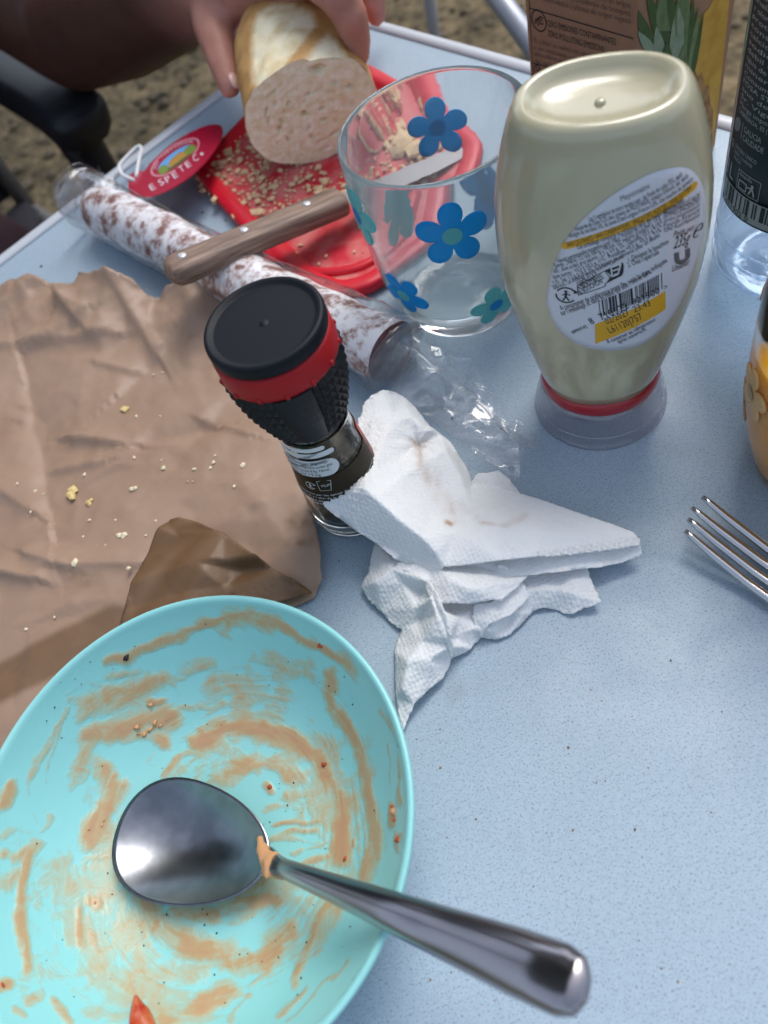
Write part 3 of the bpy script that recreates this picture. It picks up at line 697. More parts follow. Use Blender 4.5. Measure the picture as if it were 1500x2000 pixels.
WT('ORIGEN \u00daNICO', .0065, .0292, .0150, .0019); WT('VERIN | OURENSE', .0065, .0267, .0132, .0016); WT('GALICIA', .0065, .0244, .0062, .0016)
wp.ring((uL + .0038, zB + .0298), .0011, .0004); wp.quadstrip((uL + .0030, zB + .0290), (uL + .0038, zB + .0272), .0004); wp.quadstrip((uL + .0046, zB + .0290), (uL + .0038, zB + .0272), .0004)
for i in range(7):   # striped round emblem
    s = (i - 3) * .00085; hh = math.sqrt(max(0, .0032 ** 2 - s * s)); wp.quadstrip((uL + .0052 - hh * .9, zB + .0385 + s - hh * .35), (uL + .0052 + hh * .9, zB + .0385 + s + hh * .35), .00045)
wp.quadstrip((uL + .0098, zB + .0350), (uL + .0098, zB + .0418), .0003)
WT('GALICIA', .0112, .0388, .0105, .0026); WT('CALIDADE', .0112, .0352, .0125, .0026)
WT('CABREIROA, ES |', .0045, .0440, .0190, .0019)
words = ['Manga importado por', 'Sr. Vigo a lote', 'ano del ver lote', 'FOSA STANTE /', 'Consumir en lugar', 'mineral natural', 'agua de manantial', 'debil mineraliz', 'sodio potasio', 'calcio y fluor', 'conservar en', 'proteger del sol', 'y olores agresivos', 'analisis quimico', 'residuo seco', 'bicarbonatos', 'magnesio sulfato', 'envase PET', 'reciclable', 'embotellada en', 'el manantial', 'de Galicia']
for i, s in enumerate(words): WT(s, .0045 - .0001 * i, .0470 + i * .0030, .034 + .004 * ((i * 7) % 3), .0019)
wp.build('label_print', lambda u, v: wpos(u, v, .0007), M['water_ink'], lab)
wb2.build('barcode', lambda u, v: wpos(u, v, .0009), M['water_label'], lab)
# ================================================================== SURFACES OF REVOLUTION: where a sight line meets them
def lathe_hit(px, ax, prof, which='near'):
    """prof = [(r, z)] increasing z; returns angle, z on the outer wall about the vertical axis ax"""
    zs = [p[1] for p in prof]; rs = [p[0] for p in prof]; d = ray(*px); t = np.linspace(.12, .9, 6000)
    P = CAM + t[:, None] * d; q = P[:, :2] - np.array(ax[:2]); g = np.hypot(q[:, 0], q[:, 1]) - np.interp(P[:, 2], zs, rs)
    ok = (P[:, 2] > zs[0]) & (P[:, 2] < zs[-1]); ins = (g < 0) & ok
    if not ins.any():
        i = int(np.argmin(np.where(ok, g, 9)))
    else:
        w = np.where(ins)[0]; i = w[0] if which == 'near' else w[-1]
    return math.atan2(q[i, 1], q[i, 0]), float(P[i, 2])
def arc_grid(fn, u0, u1, v0, v1, nu, nv):
    V = [fn(u0 + (u1 - u0) * i / nu, v0 + (v1 - v0) * j / nv) for j in range(nv + 1) for i in range(nu + 1)]
    return V, [(j * (nu + 1) + i, j * (nu + 1) + i + 1, (j + 1) * (nu + 1) + i + 1, (j + 1) * (nu + 1) + i) for j in range(nv) for i in range(nu)]
def recycle_man(p, c, r, asp=1.0):
    """round waste-sorting mark: broken ring of arrows with a walking figure"""
    p.ring(c, r, r * .16, .3, 2.6, 12, asp); p.ring(c, r, r * .16, 3.0, 5.6, 12, asp)
    p.poly([(c[0] + r * asp * .75, c[1] + r * .2), (c[0] + r * asp * 1.25, c[1] + r * .35), (c[0] + r * asp * .85, c[1] + r * .75)])
    p.disc((c[0], c[1] + r * .5), r * .17, asp)
    for a, b, w in (((0, .32), (-.05, -.25), .24), ((-.03, -.2), (-.35, -.75), .16), ((-.03, -.2), (.28, -.75), .16), ((0, .2), (.42, -.02), .12), ((0, .2), (-.4, .0), .12)):
        p.quadstrip((c[0] + a[0] * r * asp, c[1] + a[1] * r), (c[0] + b[0] * r * asp, c[1] + b[1] * r), w * r)

# ================================================================== SPICE GRINDER
KX = np.array([-.0113, .2138, 0.])
M['grip_rubber'] = mat('grip_rubber', (.008, .008, .010), .36, spec=.3, bump=(1500, .1, .0002))
M['cap_black'] = mat('cap_black', (.006, .008, .012), .5, spec=.22, bump=(1200, .12, .0002))
M['red_plastic'] = mat('red_plastic', (.34, .008, .012), .4, spec=.3)
grinder = thing('spice_grinder', 'black-capped spice grinder with red ring and glass jar of dark flakes, beside the bag', 'grinder', tuple(KX))
prof = [(.0214, .1172), (.0221, .1176), (.0224, .1190), (.0224, .1208), (.0222, .1222), (.0217, .1230), (.0208, .1232), (.0200, .1229), (.0192, .1222), (.0186, .1220), (.0183, .1220), (.0020, .1220), (.0016, .1220), (.0012, .1223), (0, .1224)]
fix(mesh('cap', *lathe(prof, 96, False), M['cap_black'], grinder))
prof = [(.0205, .1176), (.0205, .1168), (.0221, .1166), (.0226, .1158), (.0229, .1080), (.0229, .1066), (.0222, .1062)]
ring = fix(mesh('red_ring', *lathe(prof, 96, False), M['red_plastic'], grinder))
V, Fc = [], []
for k in range(14):
    a = 2 * math.pi * k / 14 + .1; q = np.array([math.cos(a), math.sin(a), 0]); v, f_ = ell(q * .0228 + np.array([0, 0, .1074]), (.0011, .0011, .0014), n=8); V, Fc = join((V, Fc), (v, f_))
mesh('ring_lug', V, Fc, M['red_plastic'], ring)
def grip_r(z): return float(np.interp(z, [.0725, .074, .078, .083, .089, .095, .102, .1062], [.0154, .0161, .0173, .0188, .0205, .0215, .0222, .0224]))
face_a = math.atan2(-KX[1], -KX[0])          # towards the camera
V, Fc = [], []
zs = np.linspace(.0738, .1062, 8); na = 40
def gp(a, z, o=0.0): r = grip_r(z) + o; return (r * math.cos(a), r * math.sin(a), z)
for j in range(7):
    for k in range(na):
        a0_, a1_ = 2 * math.pi * k / na + face_a - .12, 2 * math.pi * (k + 1) / na + face_a - .12; z0_, z1_ = zs[j], zs[j + 1]
        am, zm = (a0_ + a1_) / 2, (z0_ + z1_) / 2
        rel = (am - face_a + math.pi) % (2 * math.pi) - math.pi
        smooth_panel = (-.50 < rel < .16) or abs(rel) > 2.75
        k0 = len(V)
        if smooth_panel:
            V += [gp(a0_, z0_, .0009), gp(am, z0_, .0009), gp(a1_, z0_, .0009), gp(a1_, z1_, .0009), gp(am, z1_, .0009), gp(a0_, z1_, .0009)]; Fc += [(k0, k0 + 1, k0 + 4, k0 + 5), (k0 + 1, k0 + 2, k0 + 3, k0 + 4)]
        else:
            V += [gp(a0_, z0_), gp(a1_, z0_), gp(a1_, z1_), gp(a0_, z1_), gp(am, zm, .0014)]
            Fc += [(k0, k0 + 1, k0 + 4), (k0 + 1, k0 + 2, k0 + 4), (k0 + 2, k0 + 3, k0 + 4), (k0 + 3, k0, k0 + 4)]
o = mesh('grip', V, Fc, M['grip_rubber'], grinder, smooth=False)
mesh('grip_core', *lathe([(.010, .0720), (.0150, .0720), (.0160, .0740), (.0171, .078), (.0186, .083), (.0202, .089), (.0212, .095), (.0219, .102), (.0221, .1062), (.01, .1062)], 64, False), M['grip_rubber'], grinder)
JP = [(.0165, .0008), (.0185, .003), (.0196, .009), (.0195, .016), (.0182, .030), (.0168, .043), (.0156, .057), (.0148, .066), (.0147, .0722)]
jar_in = [(.0130, .0722), (.0131, .066), (.0139, .057), (.0151, .043), (.0164, .030), (.0176, .016), (.0172, .0075), (.012, .0055), (0, .005)]
M['jar_glass'] = glass_mat('jar_glass', (.93, .96, .94), 0.0, 1.3, (60, .1, .001))
fix(mesh('jar', *lathe([(0, .0022), (.012, .0018)] + JP + jar_in, 72, False), M['jar_glass'], grinder))
M['flakes'] = mat('flakes', (.040, .030, .018), .8, noise=(260, 1, (.14, .11, .07)))
V, Fc = [], []
inr = lambda z: float(np.interp(z, [.006, .016, .03, .043, .056], [.0162, .0168, .0156, .0143, .0130]))
for k in range(1100):
    z = rng.uniform(.0075, .0500); r = inr(z) * (1 - rng.power(1.2) * .32 if rng.random() < .8 else rng.random()) ; a = rng.uniform(0, 2 * math.pi); r = min(r, inr(z) - .0016)
    q = iv * rng.uniform(.0007, .0021, 3) @ rotz(rng.uniform(0, 6)).T + np.array([r * math.cos(a), r * math.sin(a), z]); kk = len(V); V += list(q); Fc += [tuple(i + kk for i in f) for f in iff]
o = mesh('pepper_flakes', V, Fc, M['flakes'], grinder, smooth=False); o['kind'] = 'stuff'
mesh('filling', *lathe([(0, .0065), (.0148, .0065), (.0150, .016), (.0138, .03), (.0125, .043), (.0115, .049), (0, .051)], 32, False), M['flakes'], grinder)
jr = lambda z: float(np.interp(z, [p[1] for p in JP], [p[0] for p in JP]))
RK = .0170
def kpos(u, z, off=.0004): a = u / RK + face_a; r = jr(z) + off; return np.array([r * math.cos(a), r * math.sin(a), z])
def khit(zx, zy):
    px = (380 + zx * .3, 520 + zy * .3); a, z = lathe_hit(px, KX, JP); return ((a - face_a + math.pi) % (2 * math.pi) - math.pi) * RK, z
M['jar_label'] = mat('jar_label', (.022, .014, .005), .45, spec=.25); M['jar_label_white'] = mat('jar_label_white', (.60, .63, .64), .5)
zt, zb = khit(770, 1370)[1], khit(800, 1510)[1]
jl = fix(mesh('label', *arc_grid(kpos, -.034, .034, zb - .001, zt, 40, 3), M['jar_label'], grinder))
wpn = Print(); bkn = Print()
u_l, u_r = -.030, khit(905, 1230)[0]
z1 = khit(700, 1198)[1]; z2 = khit(760, 1232)[1]; z3a, z3b = khit(760, 1268)[1], khit(760, 1368)[1]
def rblock(z0, z1, u0, u1):
    n_ = 24; V_ = []; F_ = []
    for i in range(n_ + 1):
        u = u0 + (u1 - u0) * i / n_; V_ += [(u, z0), (u, z1)]
    wpn.add(V_, [(2 * i, 2 * i + 2, 2 * i + 3, 2 * i + 1) for i in range(n_)]); wpn.disc((u1, (z0 + z1) / 2), abs(z1 - z0) / 2)
rblock(z1 - .0011, z1 + .0013, u_l, khit(850, 1190)[0] - .001)
rblock(z2 - .0013, z2 + .0014, u_l, u_r)
rblock(z3b + .0006, z3a + .0004, u_l, khit(925, 1300)[0] - .0035)
def KT(body, a, b, h=.0016, p=bkn): p.text(body, khit(*a), khit(*b), h)
KT('Farine de piment Jalape\u00f1o.', (590, 1205), (803, 1212)); KT('piment Jalape\u00f1o (70%), sel de mer (20%),', (598, 1243), (910, 1212))
for i, (s, xr) in enumerate((('nutritionnelles moyennes pour 100g: Energie', 880), ('1300kJ, graisses 1,2g, dont acides gras', 906), ('0,3g, dont sucres 8,9g. Fibres', 866), ('30g, Sel 19,5g', 800))):
    zl = z3a - .0016 - i * (z3a - z3b) * .235; ur = khit(xr, 1300)[0]; bkn.text(s, (u_l + .002 + i * .002, zl), (ur, zl), .0016)
cc = khit(758, 1420); recycle_man(wpn, cc, .0022)
a_, b_ = khit(795, 1395), khit(890, 1450); wpn.loop([(a_[0], b_[1]), (b_[0], b_[1]), (b_[0] + .0016, a_[1]), (a_[0], a_[1])], .0002)
wpn.text('FILM', khit(832, 1430), khit(886, 1420), .0015)
a_ = khit(655, 1385); b_ = khit(715, 1440); wpn.poly([(a_[0] - .004, b_[1]), (b_[0], b_[1]), (b_[0], (a_[1] + b_[1]) / 2 + .001), (a_[0], a_[1]), (a_[0] - .004, a_[1])])
zz = khit(800, 1480)[1]
for i, s in enumerate(('conditionne par les epices du monde, a conserver', 'au sec et a l abri de la lumiere. A consommer de', 'preference avant fin: voir sur le couvercle, lot', 'ne pas retirer la bague, tourner pour moudre')):
    z = zz - .0004 - i * .0021; wpn.text(s, (-.024, z), (.018, z), .0013)
wpn.build('label_print', lambda u, v: kpos(u, v, .0006), M['jar_label_white'], jl)
bkn.build('label_text', lambda u, v: kpos(u, v, .0008), M['black_ink'], jl)
V, Fc = arc_grid(kpos, .021, .040, .036, .058, 12, 3)
mesh('red_sticker', V, Fc, mat('sticker_red', (.40, .03, .02), .4), grinder)

# ================================================================== MAYONNAISE BOTTLE
MX = np.array([.1169, .2118, 0.]); mv = MX[:2] / np.linalg.norm(MX[:2]); yaw = math.radians(0)
ml = np.array([mv[1], -mv[0]]); MX[:2] -= ml * .0012
MA = [(.0262, .0245, .0245), (.031, .0262, .0248), (.038, .0280, .0250), (.047, .0300, .0250), (.057, .0321, .0250), (.068, .0344, .0249), (.080, .0366, .0248), (.092, .0371, .0247), (.105, .0368, .0246), (.116, .0359, .0244), (.126, .0342, .0240), (.135, .0319, .0234), (.142, .0297, .0226), (.1462, .0280, .0217), (.1488, .0266, .0206), (.1500, .0251, .0192), (.1503, .0236, .0178), (.1497, .0224, .0166), (.1480, .0212, .0155), (.1466, .0190, .0136), (.1456, .0140, .0100), (.1452, .007, .005), (.1452, .0012, .0012)]
MA = [(z if z < .03 else .03 + (z - .03) * 1.026, a * (1 + .028 * min(1, (z - .026) / .03)), b_) for z, a, b_ in MA]
zA = [m_[0] for m_ in MA[:17]]; aA = [m_[1] for m_ in MA[:17]]; bA = [m_[2] for m_ in MA[:17]]
def sup(c, e): return math.copysign(abs(c) ** e, c)
def mxy(u, w): q = ml * u - mv * w; return q     # u lateral (to the right), w towards the viewer
def mpos(u, z, off=0.0):
    a, b_ = np.interp(z, zA, aA) + off, np.interp(z, zA, bA) + off; t = min(1, abs(u) / a); w = b_ * (1 - t ** 2.25) ** (1 / 2.25); q = mxy(u, w); return np.array([q[0], q[1], z])
V = []; nn_ = 96
for z, a, b_ in MA:
    for k in range(nn_):
        t = 2 * math.pi * k / nn_; q = mxy(a * sup(math.cos(t), 2 / 2.25), b_ * sup(math.sin(t), 2 / 2.25)); V.append((q[0], q[1], z))
Fc = [(i * nn_ + k, i * nn_ + (k + 1) % nn_, (i + 1) * nn_ + (k + 1) % nn_, (i + 1) * nn_ + k) for i in range(len(MA) - 1) for k in range(nn_)] + [tuple(range((len(MA) - 1) * nn_, len(MA) * nn_)), tuple(reversed(range(nn_)))]
m = mat('mayonnaise', (.42, .392, .265), .2, spec=.5, coat=.5, sss=.12, sssr=(1, .8, .4), bump=(28, .12, .002))
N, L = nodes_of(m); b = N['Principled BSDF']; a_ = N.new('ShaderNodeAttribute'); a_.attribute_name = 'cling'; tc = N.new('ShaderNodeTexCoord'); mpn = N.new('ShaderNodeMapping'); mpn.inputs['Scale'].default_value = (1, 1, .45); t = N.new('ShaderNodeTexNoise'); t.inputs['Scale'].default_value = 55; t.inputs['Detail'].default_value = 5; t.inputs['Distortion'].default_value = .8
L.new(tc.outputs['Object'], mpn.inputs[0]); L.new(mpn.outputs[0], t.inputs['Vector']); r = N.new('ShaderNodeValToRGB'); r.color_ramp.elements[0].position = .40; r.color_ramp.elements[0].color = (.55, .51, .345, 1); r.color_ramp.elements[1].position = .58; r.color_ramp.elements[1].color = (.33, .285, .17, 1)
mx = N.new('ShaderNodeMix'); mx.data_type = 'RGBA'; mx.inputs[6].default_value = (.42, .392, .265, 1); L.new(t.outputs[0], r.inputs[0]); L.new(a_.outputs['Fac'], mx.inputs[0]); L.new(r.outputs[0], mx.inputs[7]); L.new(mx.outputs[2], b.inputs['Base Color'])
M['mayo'] = m; m.node_tree.nodes['Principled BSDF'].inputs['Coat Roughness'].default_value = .12
mayo = thing('mayonnaise_bottle', 'upside-down cream mayonnaise squeeze bottle with red ring and round white label', 'bottle', tuple(MX))
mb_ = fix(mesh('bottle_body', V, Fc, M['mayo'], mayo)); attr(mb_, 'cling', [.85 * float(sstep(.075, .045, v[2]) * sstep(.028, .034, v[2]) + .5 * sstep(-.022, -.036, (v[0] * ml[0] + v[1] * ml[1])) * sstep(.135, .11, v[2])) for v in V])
V, Fc = lathe([(0, .1495), (.0009, .1495), (.0016, .1492), (.0019, .1482)], 20, False); mesh('moulding_dot', V, Fc, M['mayo'], mb_)
M['ring_red'] = mat('ring_red', (.36, .012, .022), .3, coat=.4)
fix(mesh('neck_ring', *lathe([(.020, .0262), (.0250, .0262), (.0258, .0255), (.0262, .0205), (.0260, .0200), (.020, .0200)], 80, False), M['ring_red'], mayo))
capm = fix(mesh('clear_cap', *lathe([(.0262, .0200), (.0264, .0198), (.0272, .016), (.0283, .010), (.0296, .004), (.0303, .0012), (.0303, .0004), (.0292, .0004), (.0285, .004), (.0274, .010), (.0263, .016), (.0255, .0190), (.0, .0190)], 88, False), M['clear_plastic'], mayo))
V, Fc = tube([(.0287 * math.cos(a), .0287 * math.sin(a), .0072) for a in np.linspace(0, 2 * math.pi, 89)], .0005, 6); mesh('cap_rib', V, Fc, M['clear_plastic'], capm)
mesh('nozzle', *lathe([(.0055, .0188), (.0050, .011), (.0035, .008), (0, .008)], 28, False), mat('nozzle', (.55, .34, .36), .4), mayo)
# label: egg-shaped white sticker following the front of the bottle
def mhit(px):
    w = .024; d = ray(*px); n3 = np.append(mv, 0)
    for _ in range(12):
        q = MX - n3 * w; t = ((q - CAM) @ n3) / (d @ n3); p = CAM + d * t; u = float((p[:2] - MX[:2]) @ ml); z = float(p[2])
        a, b_ = np.interp(z, zA, aA), np.interp(z, zA, bA); tt = min(.985, abs(u) / a); w = .5 * w + .5 * b_ * (1 - tt ** 2.25) ** (1 / 2.25)
    return u, z
lp = [(1066, 590), (1074, 540), (1094, 488), (1122, 446), (1158, 410), (1205, 374), (1262, 342), (1310, 327), (1345, 328), (1366, 348), (1377, 382), (1378, 430), (1366, 490), (1348, 545), (1325, 600), (1297, 640), (1262, 668), (1222, 681), (1180, 684), (1140, 676), (1106, 658), (1080, 628)]
lq = np.array([mhit(p) for p in lp]); lc = lq.mean(0); V = [mpos(lc[0], lc[1], .0003)]; Fc = []; lqs = spl(np.vstack([lq, lq[:1]]), 89)[:-1]; nr = 12
for r in range(1, nr + 1):
    for q in lqs: p = lc + (q - lc) * r / nr; V.append(mpos(p[0], p[1], .0003))
nl = len(lqs)
Fc += [(0, 1 + k, 1 + (k + 1) % nl) for k in range(nl)]
Fc += [(1 + (r - 1) * nl + k, 1 + r * nl + k, 1 + r * nl + (k + 1) % nl, 1 + (r - 1) * nl + (k + 1) % nl) for r in range(1, nr) for k in range(nl)]
M['label_white'] = mat('label_white', (.56, .575, .63), .35)
mlab = fix(mesh('label', V, Fc, M['label_white'], mayo))
md = mlab.modifiers.new('t', 'SOLIDIFY'); md.thickness = .0002; md.offset = -1
Z = lambda x, y: (1000 + x * .3, 320 + y * .3)
bk, gy, yl, dt = Print(), Print(), Print(), Print()
def MT(body, a, b, h=None, p=bk, sq=1.0): p.text(body, mhit(Z(*a)), mhit(Z(*b)), h, sq)
MT('Mayonnaise', (712, 240), (898, 150), .0022, gy)
MT('Les 5 ingr\u00e9dients de notre recette sont : de l\u2019huile de colza 75%, \u0153ufs', (505, 370), (1112, 70), .0020)
MT('moutarde de Dijon 5,2% (eau, graines de MOUTARDE, vinaigre d\u2019alcool, sel, \u0153ufs', (415, 432), (1150, 78), .0020)
MT('vinaigre de vin blanc 6%, de jaune d\u2019\u0153uf origine France 5,0%, une touche de piment', (375, 475), (1182, 96), .0020)
a, b_ = np.array(mhit(Z(350, 530))), np.array(mhit(Z(1178, 143))); yl.quadstrip(a, b_, .0030); yl.disc(a, .0015); yl.disc(b_, .0015)
MT('SANS COLORANTS / SANS CONSERVATEURS / SANS SUCRES AJOUTES / SANS GLUTEN', (362, 536), (1170, 156), .0019)
MT('Cet emballage comporte au minimum 50% de mati\u00e8res recycl\u00e9es.', (430, 552), (1122, 228), .0022)
for i, (s, xa, ya, xb, yb) in enumerate((('Valeurs nutritionnelles moyennes pour 100 g : Portion de 15 g  % / 15 g', 297, 640, 965, 345), ('\u00c9nergie : 2968 kJ / 721 kcal, 438 kJ / 108 kcal, 5%  matieres grasses 79 g, 12 g', 283, 672, 975, 368), ('16% ; dont acides gras satur\u00e9s : 5,7 g, 0,9 g, 5% : Glucides <0,5 g <1%', 276, 708, 975, 400),
    ('dont sucres : <0,5 g <0,5 g, <1% : Prot\u00e9ines <0,5 g, <0,5 g  <1%', 272, 745, 975, 432), ('<1% : Sel : 1,2 g, 0,18 g, 3%, % d\u2019Apport de r\u00e9f\u00e9rence pour un adulte', 272, 780, 965, 465), ('2000 kcal). Cet emballage contient environ 16 portions', 272, 812, 730, 605))):
    MT(s, (xa, ya), (xb, yb), .0020)
for i, s in enumerate(('D\u00c9CONSEILL\u00c9 AUX', 'FEMMES ENCEINTES', 'Service consommateurs', 'Foods France', '92842 Rueil-Malmaison')): MT(s, (985, 318 + i * 31), (1222, 205 + i * 31), .0019, gy if i > 1 else bk)
MT('1. D\u00e9vissez le bouchon', (762, 632), (1022, 510), .0025); MT('2. \u00d4tez l\u2019opercule', (758, 668), (960, 578), .0025)
MT('Poids net :', (1050, 470), (1195, 412), .0024); MT('235g', (1050, 548), (1150, 508), .0052); MT('\u212e', (1165, 482), (1217, 460), .0062)
# letter-shaped emblem built of small strokes, with script below
ua, ub, uc = np.array(mhit(Z(1060, 575))), np.array(mhit(Z(1152, 540))), np.array(mhit(Z(1066, 650)))
ax_, ay_ = ub - ua, uc - ua
for r_, w_ in ((.0, .10), (.12, .09), (.24, .07)):
    pts = [(r_, 0), (r_, .62)] + [(.5 - (.5 - r_) * math.cos(t), .62 + (.45 - r_) * math.sin(t)) for t in np.linspace(.2, math.pi - .2, 9)] + [(1 - r_, .62), (1 - r_, 0)]
    for i in range(len(pts) - 1): gy.quadstrip(ua + ax_ * pts[i][0] + ay_ * pts[i][1], ua + ax_ * pts[i + 1][0] + ay_ * pts[i + 1][1], w_ * .006)
MT('Unilever', (1040, 698), (1155, 645), .0030)
recycle_man(bk, mhit(Z(352, 850)), .0036)
cs = [mhit(Z(*q)) for q in ((425, 785), (605, 690), (645, 745), (608, 775), (610, 790), (432, 850))]; bk.loop(cs, .0003)
bk.poly([mhit(Z(*q)) for q in ((605, 688), (722, 636), (728, 655), (726, 700), (715, 722), (610, 775), (648, 722))])
wq = Print(); wq.loop([mhit(Z(*q)) for q in ((645, 668), (708, 645), (690, 712), (652, 728))], .0005); wq.quadstrip(mhit(Z(656, 690)), mhit(Z(694, 676)), .0006); wq.quadstrip(mhit(Z(640, 662)), mhit(Z(712, 634)), .0007); wq.quadstrip(mhit(Z(660, 718)), mhit(Z(684, 708)), .0006)
MT('OPERCULE', (440, 795), (572, 728), .0026); MT('+ BOUTEILLE', (442, 818), (602, 738), .0026); MT('& BOUCHON', (445, 843), (595, 768), .0026)
MT('A consommer de pr\u00e9f\u00e9rence avant fin : voir la date indiqu\u00e9e', (322, 948), (1015, 630), .0026); MT('sur l\u2019emballage et dans le mois qui suit l\u2019ouverture.', (326, 982), (915, 702), .0026)
o0, o1, o2 = [np.array(mhit(Z(*q))) for q in ((575, 990), (985, 805), (562, 888))]
bk.bars(o0, o1 - o0, o2 - o0, 9, 80); 
o0, o1, o2, o3 = [np.array(mhit(Z(*q))) for q in ((540, 1040), (998, 822), (1000, 940), (543, 1167))]; yb = Print(); yb.patch(o3, o2, o1, o0, 16, 8)
MT('8', (517, 1040), (541, 1030), .0034); MT('710522', (583, 1012), (765, 932), .0036); MT('921500', (790, 915), (966, 832), .0036); MT('>', (992, 815), (1012, 806), .0026)
MT('02/2027', (618, 1040), (770, 975), .0034); MT('23:43', (798, 962), (905, 915), .0036); MT('L61120J757', (640, 1098), (855, 1000), .0040)
MT('\u00c0 conserver au r\u00e9frig\u00e9rateur', (625, 1165), (940, 1012), .0024); MT('apr\u00e8s ouverture.', (695, 1165), (880, 1075), .0024); MT('89999742', (400, 1102), (495, 1060), .0018)
M['band_yellow'] = mat('band_yellow', (.62, .33, .012), .45); yl.build('label_band', lambda u, v: mpos(u, v, .00040), M['band_yellow'], mlab); yb.build('date_box', lambda u, v: mpos(u, v, .00040), M['band_yellow'], mlab)
gy.build('label_fine_print', lambda u, v: mpos(u, v, .00045), M['grey_ink'], mlab)
bk.build('label_print', lambda u, v: mpos(u, v, .00050), M['black_ink'], mlab)
wq.build('label_symbol', lambda u, v: mpos(u, v, .00055), M['label_white'], mlab)

# ================================================================== TUMBLERS
GP = [(.0290, .0), (.0318, .0006), (.0338, .003), (.0352, .008), (.0385, .020), (.0410, .031), (.0428, .045), (.0437, .060), (.0440, .078), (.0437, .1000)]
GI = [(.0432, .1015), (.0424, .1020), (.0416, .1012), (.0415, .1000), (.0418, .078), (.0415, .060), (.0406, .045), (.0387, .031), (.0360, .020), (.0325, .0110), (.026, .0078), (.012, .0068), (0, .0066)]
M['glass_clear'] = glass_mat('glass_clear', (1, .99, .96), .0, 1.4)
M['flower_blue'] = mat('flower_blue', (.006, .215, .56), .4); M['flower_teal'] = mat('flower_teal', (.10, .44, .45), .4)
frost(M['flower_blue'], .55, (.01, .30, .72)); frost(M['flower_teal'], .55, (.14, .52, .53))
M['flower_orange'] = mat('flower_orange', (.60, .36, .14), .4); M['flower_brown'] = mat('flower_brown', (.40, .25, .13), .4)
gr_ = lambda z: float(np.interp(z, [p[1] for p in GP], [p[0] for p in GP]))
def flower(parent, ang, z, R, rot, mp, mc):
    def pos(u, v, off):
        zz = z + v; r = gr_(zz); a = ang + u / max(r, .02); r += off; return np.array([r * math.cos(a), r * math.sin(a), zz])
    n_ = 80; V, Fc = [pos(0, 0, .0007)], []
    rings = (.3, .55, .8, 1.0)
    for s in rings:
        for k in range(n_):
            t = 2 * math.pi * k / n_; c = abs(math.cos(2.5 * t)); rr = R * (.40 + .60 * c ** .62); rr *= s; V.append(pos(rr * math.cos(t + rot), rr * math.sin(t + rot), .0007))
    for k in range(n_):
        t = 2 * math.pi * k / n_; c = abs(math.cos(2.5 * t)); rr = R * 1.01 * (.40 + .60 * c ** .62); V.append(pos(rr * math.cos(t + rot), rr * math.sin(t + rot), .00005))
    Fc += [(0, 1 + k, 1 + (k + 1) % n_) for k in range(n_)]
    for j in range(len(rings)): Fc += [(1 + j * n_ + k, 1 + (j + 1) * n_ + k, 1 + (j + 1) * n_ + (k + 1) % n_, 1 + j * n_ + (k + 1) % n_) for k in range(n_)]
    f_ = fix(mesh('flower_decal', V, Fc, mp, parent))
    V = [pos(0, 0, .0010)] + [pos(R * .27 * math.cos(2 * math.pi * k / 24), R * .27 * math.sin(2 * math.pi * k / 24), .0010) for k in range(24)]
    fix(mesh('flower_centre', V, [(0, 1 + k, 1 + (k + 1) % 24) for k in range(24)], mc, f_))
def tumbler(name, label, X, flowers, gm='glass'):
    t = thing(name, label, 'glass', tuple(X))
    fix(mesh('glass_body', *lathe([(0, .0018), (.020, .0012)] + GP + GI, 110, False), M[gm], t))
    for a, z, R, rot, mp, mc in flowers: flower(t, a, z, R, rot, mp, mc)
    return t
GX = np.array([.0894, .3139, 0.])
B_, T_ = M['flower_blue'], M['flower_teal']
fl_ = []
for px, wh, R, rot, mp, mc in (((883, 459), 'near', .0165, .25, B_, T_), ((790, 575), 'near', .0135, .9, B_, T_), ((968, 594), 'near', .0135, .5, T_, B_), ((855, 249), 'far', .0160, .35, B_, T_), ((772, 425), 'far', .0145, .6, T_, B_), ((962, 395), 'far', .0160, .1, B_, T_), ((700, 420), 'near', .015, .1, T_, B_)):
    a, z = lathe_hit(px, GX, GP, wh); fl_.append((a, min(z, .082), R, rot, mp, mc))
tumbler('tumbler', 'empty clear glass tumbler with blue and teal flowers between bread and mayonnaise', GX, fl_)
OX = np.array([.1835, .1335, 0.]); fa = math.atan2(-OX[1], -OX[0])
O_, W_ = M['flower_orange'], M['flower_brown']
jt = tumbler('juice_tumbler', 'glass tumbler of orange juice with orange flowers, cut by the right edge', OX, [(fa - 1.45, .034, .014, .8, W_, O_), (fa - .95, .056, .0115, .3, O_, W_), (fa - .1, .062, .016, .3, O_, W_), (fa - 2.6, .05, .016, .1, W_, O_), (fa + 1.2, .05, .016, .6, O_, W_), (fa - 1.75, .080, .013, .2, W_, O_)], 'glass_clear')
M['juice'] = mat('juice', (.95, .43, .012), .15, spec=.5, sss=.4, sssr=(1, .6, .15)); M['juice'].node_tree.nodes['Principled BSDF'].inputs['Subsurface Scale'].default_value = .012
fix(mesh('juice', *lathe([(0, .0064), (.012, .0066), (.026, .0076), (.0327, .0110), (.0362, .020), (.0389, .031), (.0408, .045), (.0417, .060), (.0419, .070), (.0414, .0706), (0, .0703)], 80, False), M['juice'], jt))
